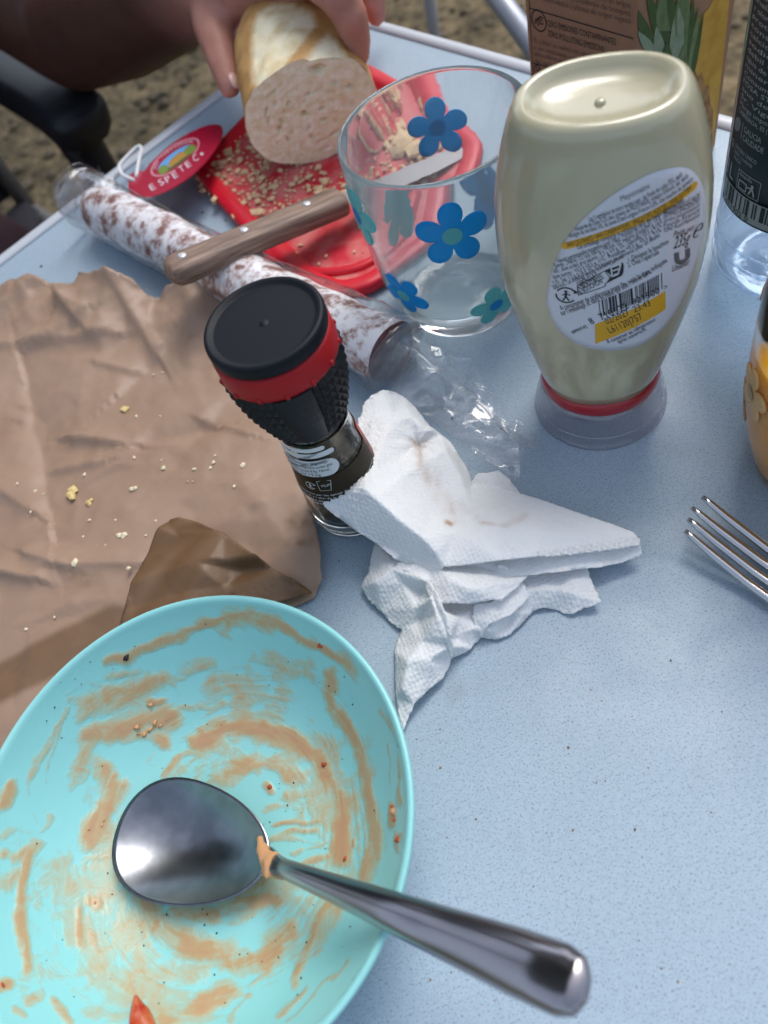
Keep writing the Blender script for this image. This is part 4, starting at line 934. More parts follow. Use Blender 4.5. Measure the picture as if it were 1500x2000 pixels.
# ================================================================== CUTTING BOARD
M['board_red'] = mat('board_red', (.60, .010, .026), .38, spec=.5, bump=(160, .12, .0006))
M['board_floor'] = mat('board_floor', (.56, .014, .032), .5, noise=(60, .75, (.62, .22, .20)), bump=(220, .25, .0006))
bp = [(375, 338), (430, 280), (500, 205), (560, 135), (600, 100), (650, 102), (715, 126), (778, 160), (870, 215), (935, 262), (944, 300), (900, 400), (840, 480), (752, 548), (705, 570), (650, 578), (600, 560), (545, 515), (455, 428)]
bw = spl(np.vstack([[at(x, y, .006)[:2] for x, y in bp], at(375, 338, .006)[:2][None]]), 121)[:-1]
cen = bw.mean(0); board = thing('cutting_board', 'red plastic cutting board strewn with crumbs under the bread', 'cutting board', (cen[0], cen[1], 0))
def inset(d):
    q = np.roll(bw, -1, 0) - np.roll(bw, 1, 0); q /= np.linalg.norm(q, axis=1)[:, None]; nn = np.c_[-q[:, 1], q[:, 0]]
    s = np.sign(np.sum((cen - bw) * nn)); return bw + nn * s * d - cen
V, nb = [], len(bw)
for d, z in ((.003, .0006), (.0, .003), (.0005, .0075), (.002, .0088), (.0085, .0088), (.011, .0078), (.0135, .0056)):
    V += [(p[0], p[1], z) for p in inset(d)]
Fc = [(i * nb + k, i * nb + (k + 1) % nb, (i + 1) * nb + (k + 1) % nb, (i + 1) * nb + k) for i in range(6) for k in range(nb)] + [tuple(range(nb))]
fix(mesh('raised_rim', V, Fc, M['board_red'], board))
fb = inset(.0135); V = [(0, 0, .0054)] + [(p[0] * s, p[1] * s, .0054 + .0002 * s) for s in (.5, 1.) for p in fb]
fix(mesh('board_floor', V, [(0, 1 + k, 1 + (k + 1) % nb) for k in range(nb)] + [(1 + k, 1 + nb + k, 1 + nb + (k + 1) % nb, 1 + (k + 1) % nb) for k in range(nb)], M['board_floor'], board, smooth=False))
Q = spl([at(x, y, .0058) - np.array([cen[0], cen[1], 0]) for x, y in ((470, 455), (545, 505), (610, 530), (680, 528), (735, 505), (790, 455), (850, 395))], 50)
V, Fc = tube(Q, .0032, 10, flat=.8); mesh('inner_ridge', V, Fc, M['board_red'], board)
# crumbs strewn over the board
M['crumb'] = mat('crumb', (.62, .43, .24), .9, noise=(400, .6, (.74, .58, .38)))
def lump(c, s, n_=None):
    q = iv * rng.uniform(.65, 1.25, (len(iv), 1)) * s * np.array([rng.uniform(.8, 1.4), rng.uniform(.7, 1.2), rng.uniform(.45, .8)]); return list(q @ rotz(rng.uniform(0, 6)).T + np.array(c)), iff
V, Fc = [], []
reg = np.array([(392, 322), (440, 270), (485, 240), (520, 310), (690, 335), (760, 200), (900, 240), (900, 300), (760, 420), (640, 372), (500, 430), (420, 370)])
cnt = 0
while cnt < 900:
    p = rng.uniform((380, 170), (930, 560)); w = .0
    if in_poly(p, reg)[0]: w = .75
    if (p[0] - 450) ** 2 / 75 ** 2 + (p[1] - 330) ** 2 / 70 ** 2 < 1: w = 1
    if (p[0] - 800) ** 2 / 60 ** 2 + (p[1] - 300) ** 2 / 60 ** 2 < 1: w = 1
    if p[1] > 470: w = .06 if in_poly(p, [(500, 440), (850, 440), (760, 535), (650, 560), (560, 510)])[0] else 0
    if rng.random() > w: continue
    s = min(.0027, rng.gamma(1.5, .00055) + .0003); c = at(p[0], p[1], .006); c[2] += s * .3
    v, f_ = lump(c, s); k = len(V); V += v; Fc += [tuple(i + k for i in q) for q in f_]; cnt += 1
for px, s in (((508, 418), .0042), ((410, 350), .0036), ((445, 298), .003), ((430, 320), .0028), ((470, 315), .003), ((790, 285), .009), ((815, 300), .008), ((775, 300), .006), ((420, 395), .004), ((462, 425), .003)):
    c = at(*px, .006); c[2] += s * .35; v, f_ = lump(c, s); k = len(V); V += v; Fc += [tuple(i + k for i in q) for q in f_]
o = mesh('bread_crumbs', V, Fc, M['crumb'], smooth=False); o['kind'] = 'stuff'; o['label'] = 'pale bread crumbs strewn over the red cutting board'

# ================================================================== KNIFE
m = mat('knife_wood', (.15, .095, .062), .55); N, L = nodes_of(m); b = N['Principled BSDF']
tc = N.new('ShaderNodeTexCoord'); mp_ = N.new('ShaderNodeMapping'); mp_.inputs['Scale'].default_value = (14, 190, 190); t = N.new('ShaderNodeTexNoise'); t.inputs['Scale'].default_value = 3; t.inputs['Detail'].default_value = 6; t.inputs['Distortion'].default_value = .4
r = N.new('ShaderNodeValToRGB'); r.color_ramp.elements[0].position = .3; r.color_ramp.elements[0].color = (.10, .062, .045, 1); r.color_ramp.elements[1].position = .7; r.color_ramp.elements[1].color = (.31, .21, .155, 1)
L.new(tc.outputs['Object'], mp_.inputs[0]); L.new(mp_.outputs[0], t.inputs['Vector']); L.new(t.outputs[0], r.inputs[0]); L.new(r.outputs[0], b.inputs['Base Color'])
M['knife_wood'] = m
k0, k1, k2 = at(327, 536, .043), at(668, 392, .022), at(978, 268, .0135)
kx = k1 - k0; kL = np.linalg.norm(kx); kx /= kL; ky = np.cross([0, 0, 1.], kx); ky /= np.linalg.norm(ky); kz = np.cross(kx, ky)
knife = thing('kitchen_knife', 'kitchen knife with riveted brown wooden handle lying across the sausage', 'knife', tuple(k0))
knife.rotation_euler = Matrix((kx, ky, kz)).transposed().to_euler()
V, n_ = [], 20
st = [(-.0005, .25, .3), (.001, .62, .7), (.004, .92, .95), (.009, 1.03, 1), (.02, .98, 1), (.045, .92, 1), (.07, .93, 1), (.09, .98, 1), (kL - .006, 1.0, 1), (kL - .0015, .98, .95), (kL, .88, .85)]
for x, w, h in st:
    for k in range(n_):
        a = 2 * math.pi * k / n_; V.append((x, .0100 * w * sup(math.cos(a), .55), .0066 * h * sup(math.sin(a), .55)))
Fc = [(i * n_ + k, i * n_ + (k + 1) % n_, (i + 1) * n_ + (k + 1) % n_, (i + 1) * n_ + k) for i in range(len(st) - 1) for k in range(n_)] + [tuple(range(n_)), tuple(range((len(st) - 1) * n_, len(st) * n_))]
fix(mesh('handle', V, Fc, M['knife_wood'], knife))
for px in ((365, 515), (487, 452), (606, 399)):
    s = (px[0] - 327) / (668 - 327); x = kL * s * (1 - .12 * (1 - s)); mesh('rivet', *lathe([(.0025, .0), (.0025, .00685), (.0018, .0071), (0, .0072)], 18, False), M['alu'], knife, loc=(x, .001, 0))
bL = np.linalg.norm(k2 - k1); V = []
for x, y0, y1 in ((kL - .004, -.0045, .0050), (kL + .004, -.006, .0065), (kL + .010, -.0100, .0072), (kL + bL * .6, -.0095, .0072), (kL + bL * .85, -.0065, .0068), (kL + bL * .95, -.002, .0062), (kL + bL, .0035, .0055)):
    V += [(x, y0, 0), (x, y1 - .001, .0009), (x, y1, 0), (x, y1 - .001, -.0009)]
Fc = [(i * 4 + k, i * 4 + (k + 1) % 4, i * 4 + 4 + (k + 1) % 4, i * 4 + 4 + k) for i in range(6) for k in range(4)] + [(0, 1, 2, 3), (27, 26, 25, 24)]
M['blade'] = mat('blade', (.21, .20, .21), .45, 1.0, bump=(300, .1, .0004))
o = fix(mesh('blade', V, Fc, M['blade'], knife, smooth=False)); o.rotation_euler = (0, math.atan2(-(k2[2] - k1[2]) / bL, 1) * 0, 0)

# ================================================================== BREAD
m = mat('bread_crust', (.50, .26, .075), .6); N, L = nodes_of(m); b = N['Principled BSDF']
a_ = N.new('ShaderNodeAttribute'); a_.attribute_name = 'flour'; t = N.new('ShaderNodeTexNoise'); t.inputs['Scale'].default_value = 75; t.inputs['Detail'].default_value = 6; tc = N.new('ShaderNodeTexCoord'); L.new(tc.outputs['Object'], t.inputs['Vector'])
r = N.new('ShaderNodeValToRGB'); r.color_ramp.elements[0].position = .3; r.color_ramp.elements[0].color = (.40, .20, .06, 1); r.color_ramp.elements[1].position = .7; r.color_ramp.elements[1].color = (.60, .36, .13, 1)
r2 = N.new('ShaderNodeValToRGB'); r2.color_ramp.elements[0].position = .34; r2.color_ramp.elements[0].color = (.70, .56, .31, 1); r2.color_ramp.elements[1].position = .6; r2.color_ramp.elements[1].color = (.88, .81, .58, 1)
L.new(t.outputs[0], r.inputs[0]); L.new(t.outputs[0], r2.inputs[0]); mx = N.new('ShaderNodeMix'); mx.data_type = 'RGBA'; L.new(a_.outputs['Fac'], mx.inputs[0]); L.new(r.outputs[0], mx.inputs[6]); L.new(r2.outputs[0], mx.inputs[7]); L.new(mx.outputs[2], b.inputs['Base Color'])
add_bump(m, 190, .5, .0012); M['bread_crust'] = m
m = mat('bread_inside', (.80, .68, .43), .9, noise=(190, .8, (.95, .89, .70))); add_bump(m, 260, .7, .0016); add_bump(m, 110, .5, .002); M['bread_inside'] = m
Bc = at(612, 226, .037); Bt = at(560, 34, .0545)
bx = Bt - Bc; BL = np.linalg.norm(bx) * 1.12; bx /= np.linalg.norm(bx); by_ = np.cross([0, 0, 1.], bx); by_ /= np.linalg.norm(by_); bz_ = np.cross(bx, by_)
bread = thing('bread_piece', 'cut end of a crusty white loaf held over the red board', 'bread', tuple(Bc))
nu, nv = 72, 44; V = []
for j in range(nv):
    s = j / (nv - 1); t_ = min(1, max(0, (s - .45) / .55)); sc = math.sqrt(max(0.0, 1 - t_ ** 2.4)) * (1 - .10 * s); x = BL * s
    for k in range(nu):
        a = 2 * math.pi * k / nu; yy = .0425 * sup(math.cos(a), .9) * sc; zz = .0355 * sup(math.sin(a), .85) * (1 if math.sin(a) > 0 else .88) * sc
        # the cut slants: its top lies further back than its foot
        V.append(np.array([x + (1 - s) * (zz * .10), yy, zz]))
V = np.array(V); W3 = Bc + V @ np.array([bx, by_, bz_]); pp = proj(W3)
A_ = [(489, 60), (506, 25), (530, 8), (572, 3), (604, 22), (614, 52), (596, 74), (566, 112), (530, 170), (521, 205), (508, 190), (492, 150)]
B2 = [(640, 66), (660, 88), (680, 120), (702, 158), (682, 160), (645, 128), (610, 140), (588, 152), (580, 140), (608, 100)]
C2 = [(486, 196), (515, 212), (530, 250), (600, 300), (560, 312), (500, 255)]
upside = (V[:, 2] > -.022)
fl = np.zeros(len(V))
for poly in (A_, B2, C2):
    d = poly_dist(pp, poly); i_ = in_poly(pp, poly); fl = np.maximum(fl, np.where(i_, sstep(0, 5, d + 2), sstep(4, 0, d) * .5))
fl *= upside
nzv = nz(V, 55, 3) * .0012 + nz(V, 160, 8) * .0005
Nn = V * np.array([0, 1, 1]); Nn /= np.linalg.norm(Nn, axis=1)[:, None] + 1e-9
V2 = V + Nn * (nzv + np.where(fl > .5, nz(V, 90, 5) * .0016 - .0012, 0))[:, None]
Rm = np.array([bx, by_, bz_])
Fc = [(j * nu + k, j * nu + (k + 1) % nu, (j + 1) * nu + (k + 1) % nu, (j + 1) * nu + k) for j in range(nv - 1) for k in range(nu)] + [tuple(range((nv - 1) * nu, nv * nu))]
o = fix(mesh('crust', V2 @ Rm, Fc, M['bread_crust'], bread)); attr(o, 'flour', fl)
# the cut face: open crumb with holes
rim0 = V2[:nu]; V = [rim0.mean(0)]; rings = 44
for r in range(1, rings + 1):
    for k in range(nu): V.append(rim0.mean(0) + (rim0[k] - rim0.mean(0)) * r / rings)
V = np.array(V); g = nz(V * np.array([0, 1, 1]), 120, 4); g2 = nz(V * np.array([0, 1, 1]), 260, 9); rr = np.linalg.norm((V - rim0.mean(0))[:, 1:], axis=1)
g3 = nz(V * np.array([0, 1, 1]), 420, 15); dep = np.where(g > .42, (g - .42) * .022, 0) + np.where(g2 > .40, (g2 - .40) * .012, 0); V[:, 0] += dep * (rr < .030)
V[-nu:] = rim0
V[:, 1:] *= 1 + (.018 * nz(V, 150, 3) * (rr > .031))[:, None]
Fc = [(0, 1 + k, 1 + (k + 1) % nu) for k in range(nu)] + [(1 + (r - 1) * nu + k, 1 + r * nu + k, 1 + r * nu + (k + 1) % nu, 1 + (r - 1) * nu + (k + 1) % nu) for r in range(1, rings) for k in range(nu)]
fix(mesh('crumb_face', V @ Rm, Fc, M['bread_inside'], bread))

# ================================================================== DRY SAUSAGE
m = mat('sausage_skin', (.17, .05, .04), .6); N, L = nodes_of(m); b = N['Principled BSDF']
tc = N.new('ShaderNodeTexCoord'); t = N.new('ShaderNodeTexNoise'); t.inputs['Scale'].default_value = 95; t.inputs['Detail'].default_value = 8; t.inputs['Roughness'].default_value = .68; L.new(tc.outputs['Object'], t.inputs['Vector'])
r = N.new('ShaderNodeValToRGB'); r.color_ramp.elements[0].position = .36; r.color_ramp.elements[0].color = (.17, .06, .045, 1); r.color_ramp.elements[1].position = .56; r.color_ramp.elements[1].color = (.80, .79, .80, 1)
r.color_ramp.elements.new(.43).color = (.30, .16, .13, 1); r.color_ramp.elements.new(.49).color = (.60, .53, .52, 1)
L.new(t.outputs[0], r.inputs[0]); L.new(r.outputs[0], b.inputs['Base Color']); add_bump(m, 85, .5, .0012); M['sausage_skin'] = m
m = mat('sausage_cut', (.10, .010, .011), .4, noise=(230, 1, (.20, .028, .026))); M['sausage_cut'] = m
sp = [at(x, y, .0175) for x, y in ((178, 398), (300, 458), (430, 525), (560, 592), (690, 652), (764, 690))]
S0 = sp[0].copy(); S0[2] = 0
saus = thing('dry_sausage', 'white-moulded dry sausage in a clear wrapper with a red oval tag', 'sausage', tuple(S0))
P = spl(sp, 60); n_ = 28; T, A, B = frames(P); V = []
for i in range(60):
    e = i / 59; rad = .0163 * min(1, .35 + math.sqrt(min(1, e / .05)) * .65)
    for k in range(n_): a = 2 * math.pi * k / n_; V.append(P[i] + (A[i] * math.cos(a) + B[i] * math.sin(a)) * rad - S0)
V = np.array(V); V += (nz(V, 42, 2) * .0015 + nz(V, 130, 4) * .0005)[:, None] * np.array([.6, .6, 1])
sk_e = V[-n_:].copy()
fix(mesh('skin', V, [(i * n_ + k, i * n_ + (k + 1) % n_, (i + 1) * n_ + (k + 1) % n_, (i + 1) * n_ + k) for i in range(59) for k in range(n_)] + [tuple(range(n_))], M['sausage_skin'], saus))
cc = sk_e.mean(0); V = [cc + T[-1] * .0012] + [cc + (p - cc) * s + T[-1] * .0010 * (1 - s) for s in (.35, .7, 1.0) for p in sk_e]
V = np.array(V); V[1 + n_ * 0:1 + 2 * n_] += T[-1] * (rng.normal(0, .0005, (2 * n_, 1)))
fix(mesh('cut_end', V, [(0, 1 + k, 1 + (k + 1) % n_) for k in range(n_)] + [(1 + j * n_ + k, 1 + (j + 1) * n_ + k, 1 + (j + 1) * n_ + (k + 1) % n_, 1 + j * n_ + (k + 1) % n_) for j in range(2) for k in range(n_)], M['sausage_cut'], saus))
# clear wrapper round it
M['film'] = film_mat('film', (.985, .985, .99), .06, .08, .035, bump=(30, .5, .006))
M['film_loose'] = film_mat('film_loose', (.975, .975, .98), .17, .05, .06)
Pw = spl([sp[0] + (sp[0] - sp[1]) * .12] + sp + [sp[-1] + (sp[-1] - sp[-2]) * .10], 70); T, A, B = frames(Pw); V = []; n2 = 40
for i in range(70):
    e = i / 69; ex_ = 1 + .35 * sstep(.0, .08, .08 - e) - .45 * sstep(.85, 1, e)
    for k in range(n2):
        a = 2 * math.pi * k / n2; wv = .0185 + .0012 * math.sin(3 * a + e * 9) ; V.append(Pw[i] + A[i] * wv * math.cos(a) * (1.05 + .2 * sstep(.8, 1, e)) + B[i] * wv * math.sin(a) * ex_ - S0)
V = np.array(V); V += (ridged(V, 60, 3) * .0011)[:, None] * np.array([.5, .5, 1]); V[:, 2] = np.maximum(V[:, 2], .0006)
mesh('wrapper', V, [(i * n2 + k, i * n2 + (k + 1) % n2, (i + 1) * n2 + (k + 1) % n2, (i + 1) * n2 + k) for i in range(69) for k in range(n2)], M['film'], saus)
def crinkle(amp, sc, seed):
    return lambda P, X: amp * (ridged(P, sc, seed) * .6 + ridged(P, sc * 2.3, seed + 5) * .3 + np.abs(nz(P, sc * 4.5, seed + 9)) * .25)
def to_parent(o, parent): o.parent = parent; o.location = -Vector(parent.location)
o, _, _ = sheet('wrapper_end', [(110, 395), (140, 372), (172, 342), (196, 328), (205, 345), (232, 362), (262, 392), (235, 430), (195, 440), (160, 420), (128, 408)], [(110, 395, 4), (172, 342, 12), (196, 328, 22), (232, 362, 22), (262, 392, 30), (195, 440, 14), (160, 420, 7), (190, 385, 26)], 6, M['film'], noise_fn=lambda P, X: facets(P, .009, .004, 2, .5, 1.6), thick=0)
to_parent(o, saus)
o, _, _ = sheet('wrapper_tail', [(752, 752), (778, 690), (790, 648), (850, 678), (925, 712), (935, 735), (980, 790), (1040, 840), (1072, 884), (1040, 885), (1018, 900), (1016, 945), (990, 930), (950, 905), (890, 860), (800, 800), (770, 780)],
                [(752, 752, 4), (778, 690, 26), (790, 648, 28), (850, 678, 20), (925, 712, 9), (980, 790, 7), (1072, 884, 2), (1016, 945, 3), (950, 905, 4), (890, 860, 8), (800, 800, 5), (770, 780, 4), (850, 740, 16), (930, 800, 9), (980, 850, 6), (800, 700, 26), (880, 790, 5)], 4.5, M['film_loose'], relax=1, noise_fn=lambda P, X: np.abs(facets(P, .011, .0042, 7, -1.0, 2.6)) + facets(P, .0045, .0010, 8, -1.1, 1.8), thick=0)
to_parent(o, saus)
o, _, _ = sheet('wrapper_tail', [(775, 765), (810, 700), (870, 720), (930, 770), (1010, 850), (1018, 945), (960, 905), (880, 850), (800, 790)], [(760, 740, 2), (870, 720, 6), (1010, 850, 2), (1018, 945, 2), (880, 850, 2), (900, 800, 3)], 5, M['film_loose'], relax=1, noise_fn=lambda P, X: np.abs(facets(P, .013, .0030, 27, -.8, 2.4)), thick=0)
to_parent(o, saus)
# red tag on its white string
M['tag_red'] = mat('tag_red', (.40, .004, .035), .3, coat=.3); M['tag_pink'] = mat('tag_pink', (.60, .27, .33), .4); M['tag_white'] = mat('tag_white', (.72, .62, .70), .4)
M['string'] = mat('string', (.72, .74, .76), .8)
tdir = np.array([170, -118.]) / math.hypot(170, 118); tn = np.array([tdir[1], -tdir[0]]); tn = -tn      # across, towards the lower right
def tagh(x, y): s = ((np.array([x, y]) - np.array([340, 310])) @ np.array([.57, .82])) ; return (.019 + .00022 * s - .00003 * (x - 340))
def tagp(u, v, off=0.0): h = tagh(u, -v); return at(u, -v, h + off)
to_ = [(250, 344), (268, 334), (282, 333), (296, 316), (330, 285), (365, 262), (400, 246), (424, 243), (434, 250), (433, 268), (420, 292), (398, 320), (370, 345), (340, 365), (310, 379), (290, 384), (270, 383), (253, 377)]
tos = spl(np.vstack([to_, to_[:1]]), 73)[:-1]
V = [tagp(x, -y) - S0 for x, y in tos]; tagm = mesh('tag', V, [tuple(range(len(V)))], M['tag_red'], saus, smooth=False)
if tagm.data.polygons[0].normal.z < 0: tagm.data.flip_normals()
md = tagm.modifiers.new('t', 'SOLIDIFY'); md.thickness = .0006; md.offset = -1
ec = np.array([342, 307.]); eu = np.array([math.cos(math.radians(-36)), math.sin(math.radians(-36))]); ev = np.array([-eu[1], eu[0]])
def epoly(a, b_, c=(0, 0), t0=0, t1=2 * math.pi, n_=36): return [tuple((ec + eu * (c[0] + a * math.cos(t)) + ev * (c[1] + b_ * math.sin(t))) * np.array([1, -1])) for t in np.linspace(t0, t1, n_, endpoint=(t1 - t0 < 6.2))]
def tprint(name, polys, m, off):
    p = Print()
    for q in polys: p.poly(q)
    return p.build(name, lambda u, v: tagp(u, v, off) - S0, m, tagm)
tprint('emblem_border', [epoly(57, 22)], M['tag_pink'], .0003); tprint('emblem_ground', [epoly(53, 19.5)], M['tag_red'], .0004)
tprint('emblem_sky', [epoly(42, 12, (0, 2))], mat('print_sky', (.10, .33, .66), .5), .0005)
tprint('emblem_trees', [epoly(13, 8, (32, 5)), epoly(11, 8, (-33, 6))], mat('print_green', (.16, .24, .03), .5), .0006)
tprint('emblem_field', [epoly(40, 8, (0, 8), 0, math.pi)], mat('print_field', (.08, .10, .03), .5), .00055)
tprint('emblem_house', [[tuple((ec + eu * a + ev * c) * np.array([1, -1])) for a, c in ((-20, 11), (-20, 4), (-12, -1), (14, -3), (22, 3), (22, 10))]], mat('print_house', (.40, .22, .03), .5), .00065)
tp = Print()
for ch_, x, y in (('E', 302, 366), ('S', 319, 356.5), ('P', 332, 350.5), ('E', 346, 342.5), ('T', 359, 330.5), ('E', 371.5, 321.5), ('C', 386, 309.5)):
    d_ = np.array([.82, .57]); p0 = np.array([x - 5, -(y + 7)]); tp.text(ch_, p0, p0 + d_ * 10, 13)
tp.disc((394, -300.5), 3); tp.build('tag_lettering', lambda u, v: tagp(u, v, .0007) - S0, M['tag_white'], tagm); tp = Print()
for i, ch_ in enumerate('CASA TARRADELLAS'):
    if ch_ == ' ': continue
    t_ = math.pi * (1.08 + .84 * i / 15); p = ec + eu * 46 * math.cos(t_) + ev * 14.5 * math.sin(t_); tp.text(ch_, (p[0] - 1.6, -p[1] - 1.5), (p[0] + 1.6, -p[1] + 1), 5)
tp.build('emblem_lettering', lambda u, v: tagp(u, v, .0007) - S0, M['tag_white'], tagm)
Q = spl([at(262, 352, .020), at(240, 342, .018), (at(233, 325, .014)), at(246, 308, .012), at(268, 287, .012), at(276, 290, .013), at(272, 312, .016), at(266, 345, .019)], 40)
V, Fc = tube(Q - S0, .0013, 8); mesh('string', V, Fc, M['string'], saus)
Q = spl([at(236, 335, .016), at(222, 350, .010), at(212, 372, .012), at(200, 392, .022)], 20); V, Fc = tube(Q - S0, .0016, 8); mesh('string', V, Fc, M['string'], saus)

# ================================================================== BROWN PAPER BAG
m = mat('kraft_paper', (.37, .25, .18), .47, spec=.45); N, L = nodes_of(m); b = N['Principled BSDF']
tc = N.new('ShaderNodeTexCoord'); t = N.new('ShaderNodeTexNoise'); t.inputs['Scale'].default_value = 16; t.inputs['Detail'].default_value = 7; t.inputs['Roughness'].default_value = .55; L.new(tc.outputs['Object'], t.inputs['Vector'])
r = N.new('ShaderNodeValToRGB'); r.color_ramp.elements[0].position = .32; r.color_ramp.elements[0].color = (.285, .185, .125, 1); r.color_ramp.elements[1].position = .68; r.color_ramp.elements[1].color = (.345, .235, .168, 1)
a_ = N.new('ShaderNodeAttribute'); a_.attribute_name = 'grease'; mx = N.new('ShaderNodeMix'); mx.data_type = 'RGBA'; mx.inputs[7].default_value = (.125, .066, .027, 1)
L.new(t.outputs[0], r.inputs[0]); L.new(r.outputs[0], mx.inputs[6]); L.new(a_.outputs['Fac'], mx.inputs[0]); L.new(mx.outputs[2], b.inputs['Base Color'])
add_bump(m, 90, .22, .0012); add_bump(m, 380, .15, .0005); ridge_bump(m, 38, .12, .0018); M['kraft_paper'] = m
def crease(P, a, b_, amp, w):
    """a pressed fold along the line seen from a to b"""
    A2, B3 = at(*a, .003)[:2], at(*b_, .003)[:2]; d = seg_dist(P[:, :2], A2, B3); sgn = np.sign((B3[0] - A2[0]) * (P[:, 1] - A2[1]) - (B3[1] - A2[1]) * (P[:, 0] - A2[0]))
    return 1.5 * amp * np.exp(-d / w) + amp * .5 * sgn * (d / w) * np.exp(1 - d / w)
CR = [((0, 690), (240, 668), .0022, .004), ((70, 690), (190, 640), .002, .004), ((150, 865), (265, 880), .003, .004), ((265, 880), (420, 845), -.0025, .005), ((120, 925), (215, 912), .0015, .003), ((0, 1120), (75, 1140), .003, .004), ((60, 1090), (140, 1118), .002, .004), ((140, 1118), (280, 1115), .0016, .005), ((240, 575), (310, 700), .003, .006), ((310, 700), (250, 760), -.002, .008),
      ((130, 600), (170, 650), .003, .004), ((0, 640), (130, 560), .003, .008), ((55, 760), (100, 1000), -.003, .012), ((220, 560), (140, 620), .003, .006), ((400, 830), (495, 860), .0015, .003), ((0, 960), (60, 1000), .002, .006), ((200, 720), (260, 730), .0012, .003)]
def bag_noise(P, X):
    n_ = facets(P, .036, .0017, 4, .3, 1.5) + facets(P, .015, .0007, 9, .4, 1.6) + facets(P, .007, .0002, 10) + .0004 * ridged(P, 60, 14) + .0028 * nz(P, 9, 21)
    amp = 1 + 1.6 * sstep(760, 580, X[:, 1]); n_ = n_ * amp
    for c in CR: n_ += crease(P, *c)
    return n_ * sstep(1550, 1350, X[:, 1]) 
bag_ol = [(-70, 640), (-20, 600), (30, 578), (58, 560), (110, 562), (170, 556), (240, 555), (270, 562), (296, 588), (318, 590), (330, 566), (365, 555), (420, 563), (465, 592), (520, 720), (575, 870), (605, 975), (625, 1065), (626, 1130), (612, 1166), (560, 1192), (430, 1290), (280, 1420), (120, 1560), (-90, 1660)]
bag_h = [(-70, 640, 5), (58, 560, 9), (240, 555, 16), (296, 588, 9), (318, 590, 8), (365, 555, 18), (420, 563, 14), (465, 592, 6), (520, 720, 5), (575, 870, 6), (605, 975, 8), (625, 1065, 9), (626, 1130, 7), (612, 1166, 3), (560, 1192, 2), (430, 1290, 2), (280, 1420, 1), (120, 1560, 1), (-90, 1660, 1), (200, 700, 8), (360, 720, 7), (100, 900, 7), (300, 920, 9), (480, 950, 10), (200, 1080, 7), (560, 1060, 9), (40, 1180, 6), (300, 1200, 4), (500, 1120, 6), (120, 1300, 4), (380, 620, 15), (300, 640, 9), (40, 640, 8)]
bag, Pb, Xb = sheet('paper_bag', bag_ol, bag_h, 5.5, M['kraft_paper'], relax=2, noise_fn=bag_noise, thick=.0003, edge_wob=.8, zmin=.0012)
tag(bag, 'flattened brown paper bag sprinkled with crumbs beside the turquoise bowl', 'paper bag')
gz = np.zeros(len(Xb))
for (cx_, cy_, rx, ry, am) in ((580, 1020, 26, 14, .5), (590, 1060, 30, 10, .45), (170, 1145, 18, 9, .4), (160, 1130, 22, 6, .3), (40, 790, 14, 8, .35), (30, 820, 16, 6, .3)):
    gz = np.maximum(gz, am * np.exp(-((Xb[:, 0] - cx_) / rx) ** 2 - ((Xb[:, 1] - cy_) / ry) ** 2))
gz = np.clip(gz * (1 + nz(Pb, 300, 2)), 0, 1)
dband = seg_dist(Xb, (-20, 1345), (230, 1225)); gz = np.maximum(gz, .75 * sstep(48, 30, dband)); attr(bag, 'grease', gz)
def flap_noise(P, X): return facets(P, .0085, .0026, 31, -.35, 5.5) + facets(P, .02, .0012, 33)
fo, Pf, Xf = sheet('folded_corner', [(325, 1010), (345, 1008), (390, 1024), (440, 1044), (490, 1082), (540, 1112), (590, 1142), (612, 1160), (585, 1168), (540, 1182), (470, 1215), (380, 1270), (250, 1290), (225, 1250), (245, 1180), (262, 1130), (290, 1070)],
                   [(335, 1008, 12), (440, 1044, 15), (540, 1112, 13), (612, 1160, 6), (540, 1182, 5), (470, 1215, 4), (380, 1270, 4), (225, 1250, 7), (262, 1130, 11), (290, 1070, 12), (400, 1120, 16), (450, 1150, 11), (350, 1180, 12)], 5, M['kraft_paper'], relax=2, noise_fn=flap_noise, thick=.0005, zmin=.0022, off=.0015)
fo.parent = bag; attr(fo, 'grease', np.clip(.86 + .3 * nz(Pf @ rotz(-.5).T * np.array([.3, 1.5, 1]), 60, 4), 0, 1))

# ================================================================== CRUMBS ON THE BAG
M['crumb_pale'] = mat('crumb_pale', (.70, .60, .40), .9, noise=(500, .5, (.78, .72, .55))); M['crumb_gold'] = mat('crumb_gold', (.66, .50, .22), .9)
def on_bag(x, y):
    i = int(np.argmin((Xb[:, 0] - x) ** 2 + (Xb[:, 1] - y) ** 2)); return at(x, y, Pb[i, 2])
big = [((143, 968), .0040, 'largest ragged cream crumb on the brown bag', 'crumb_gold'), ((174, 983), .0026, 'rounded cream crumb just right of the largest crumb on the bag', 'crumb_gold'), ((245, 800), .0024, 'yellowish crumb alone on the upper middle of the brown bag', 'crumb_gold'), ((262, 955), .0024, 'white flaky crumb between the largest crumb and the grinder', 'crumb_pale'), ((238, 1048), .0024, 'pale flake of bread left of the folded bag corner', 'crumb_pale'), ((148, 1099), .0018, 'small round white crumb on the lower left of the bag', 'crumb_pale'), ((476, 911), .0018, 'white crumb on the bag nearest to the grinder jar', 'crumb_pale')]
def crumb(px, s, label, m_, group=None):
    c = on_bag(*px); v, f_ = [], []
    for k in range(4 if s > .0022 else 1):
        w, g = lump(np.array([rng.normal(0, s * .45), rng.normal(0, s * .35), s * .28]) if s > .0022 else (0, 0, s * .3), s * (.62 if s > .0022 else 1)); kk = len(v); v += w; f_ += [tuple(i + kk for i in q) for q in g]
    o = mesh('bread_crumb', v, f_, M[m_], smooth=False, loc=tuple(c)); return tag(o, label, 'crumb', group)
for px, s, lb, m_ in big: crumb(px, s, lb, m_, 'crumbs on the brown bag')
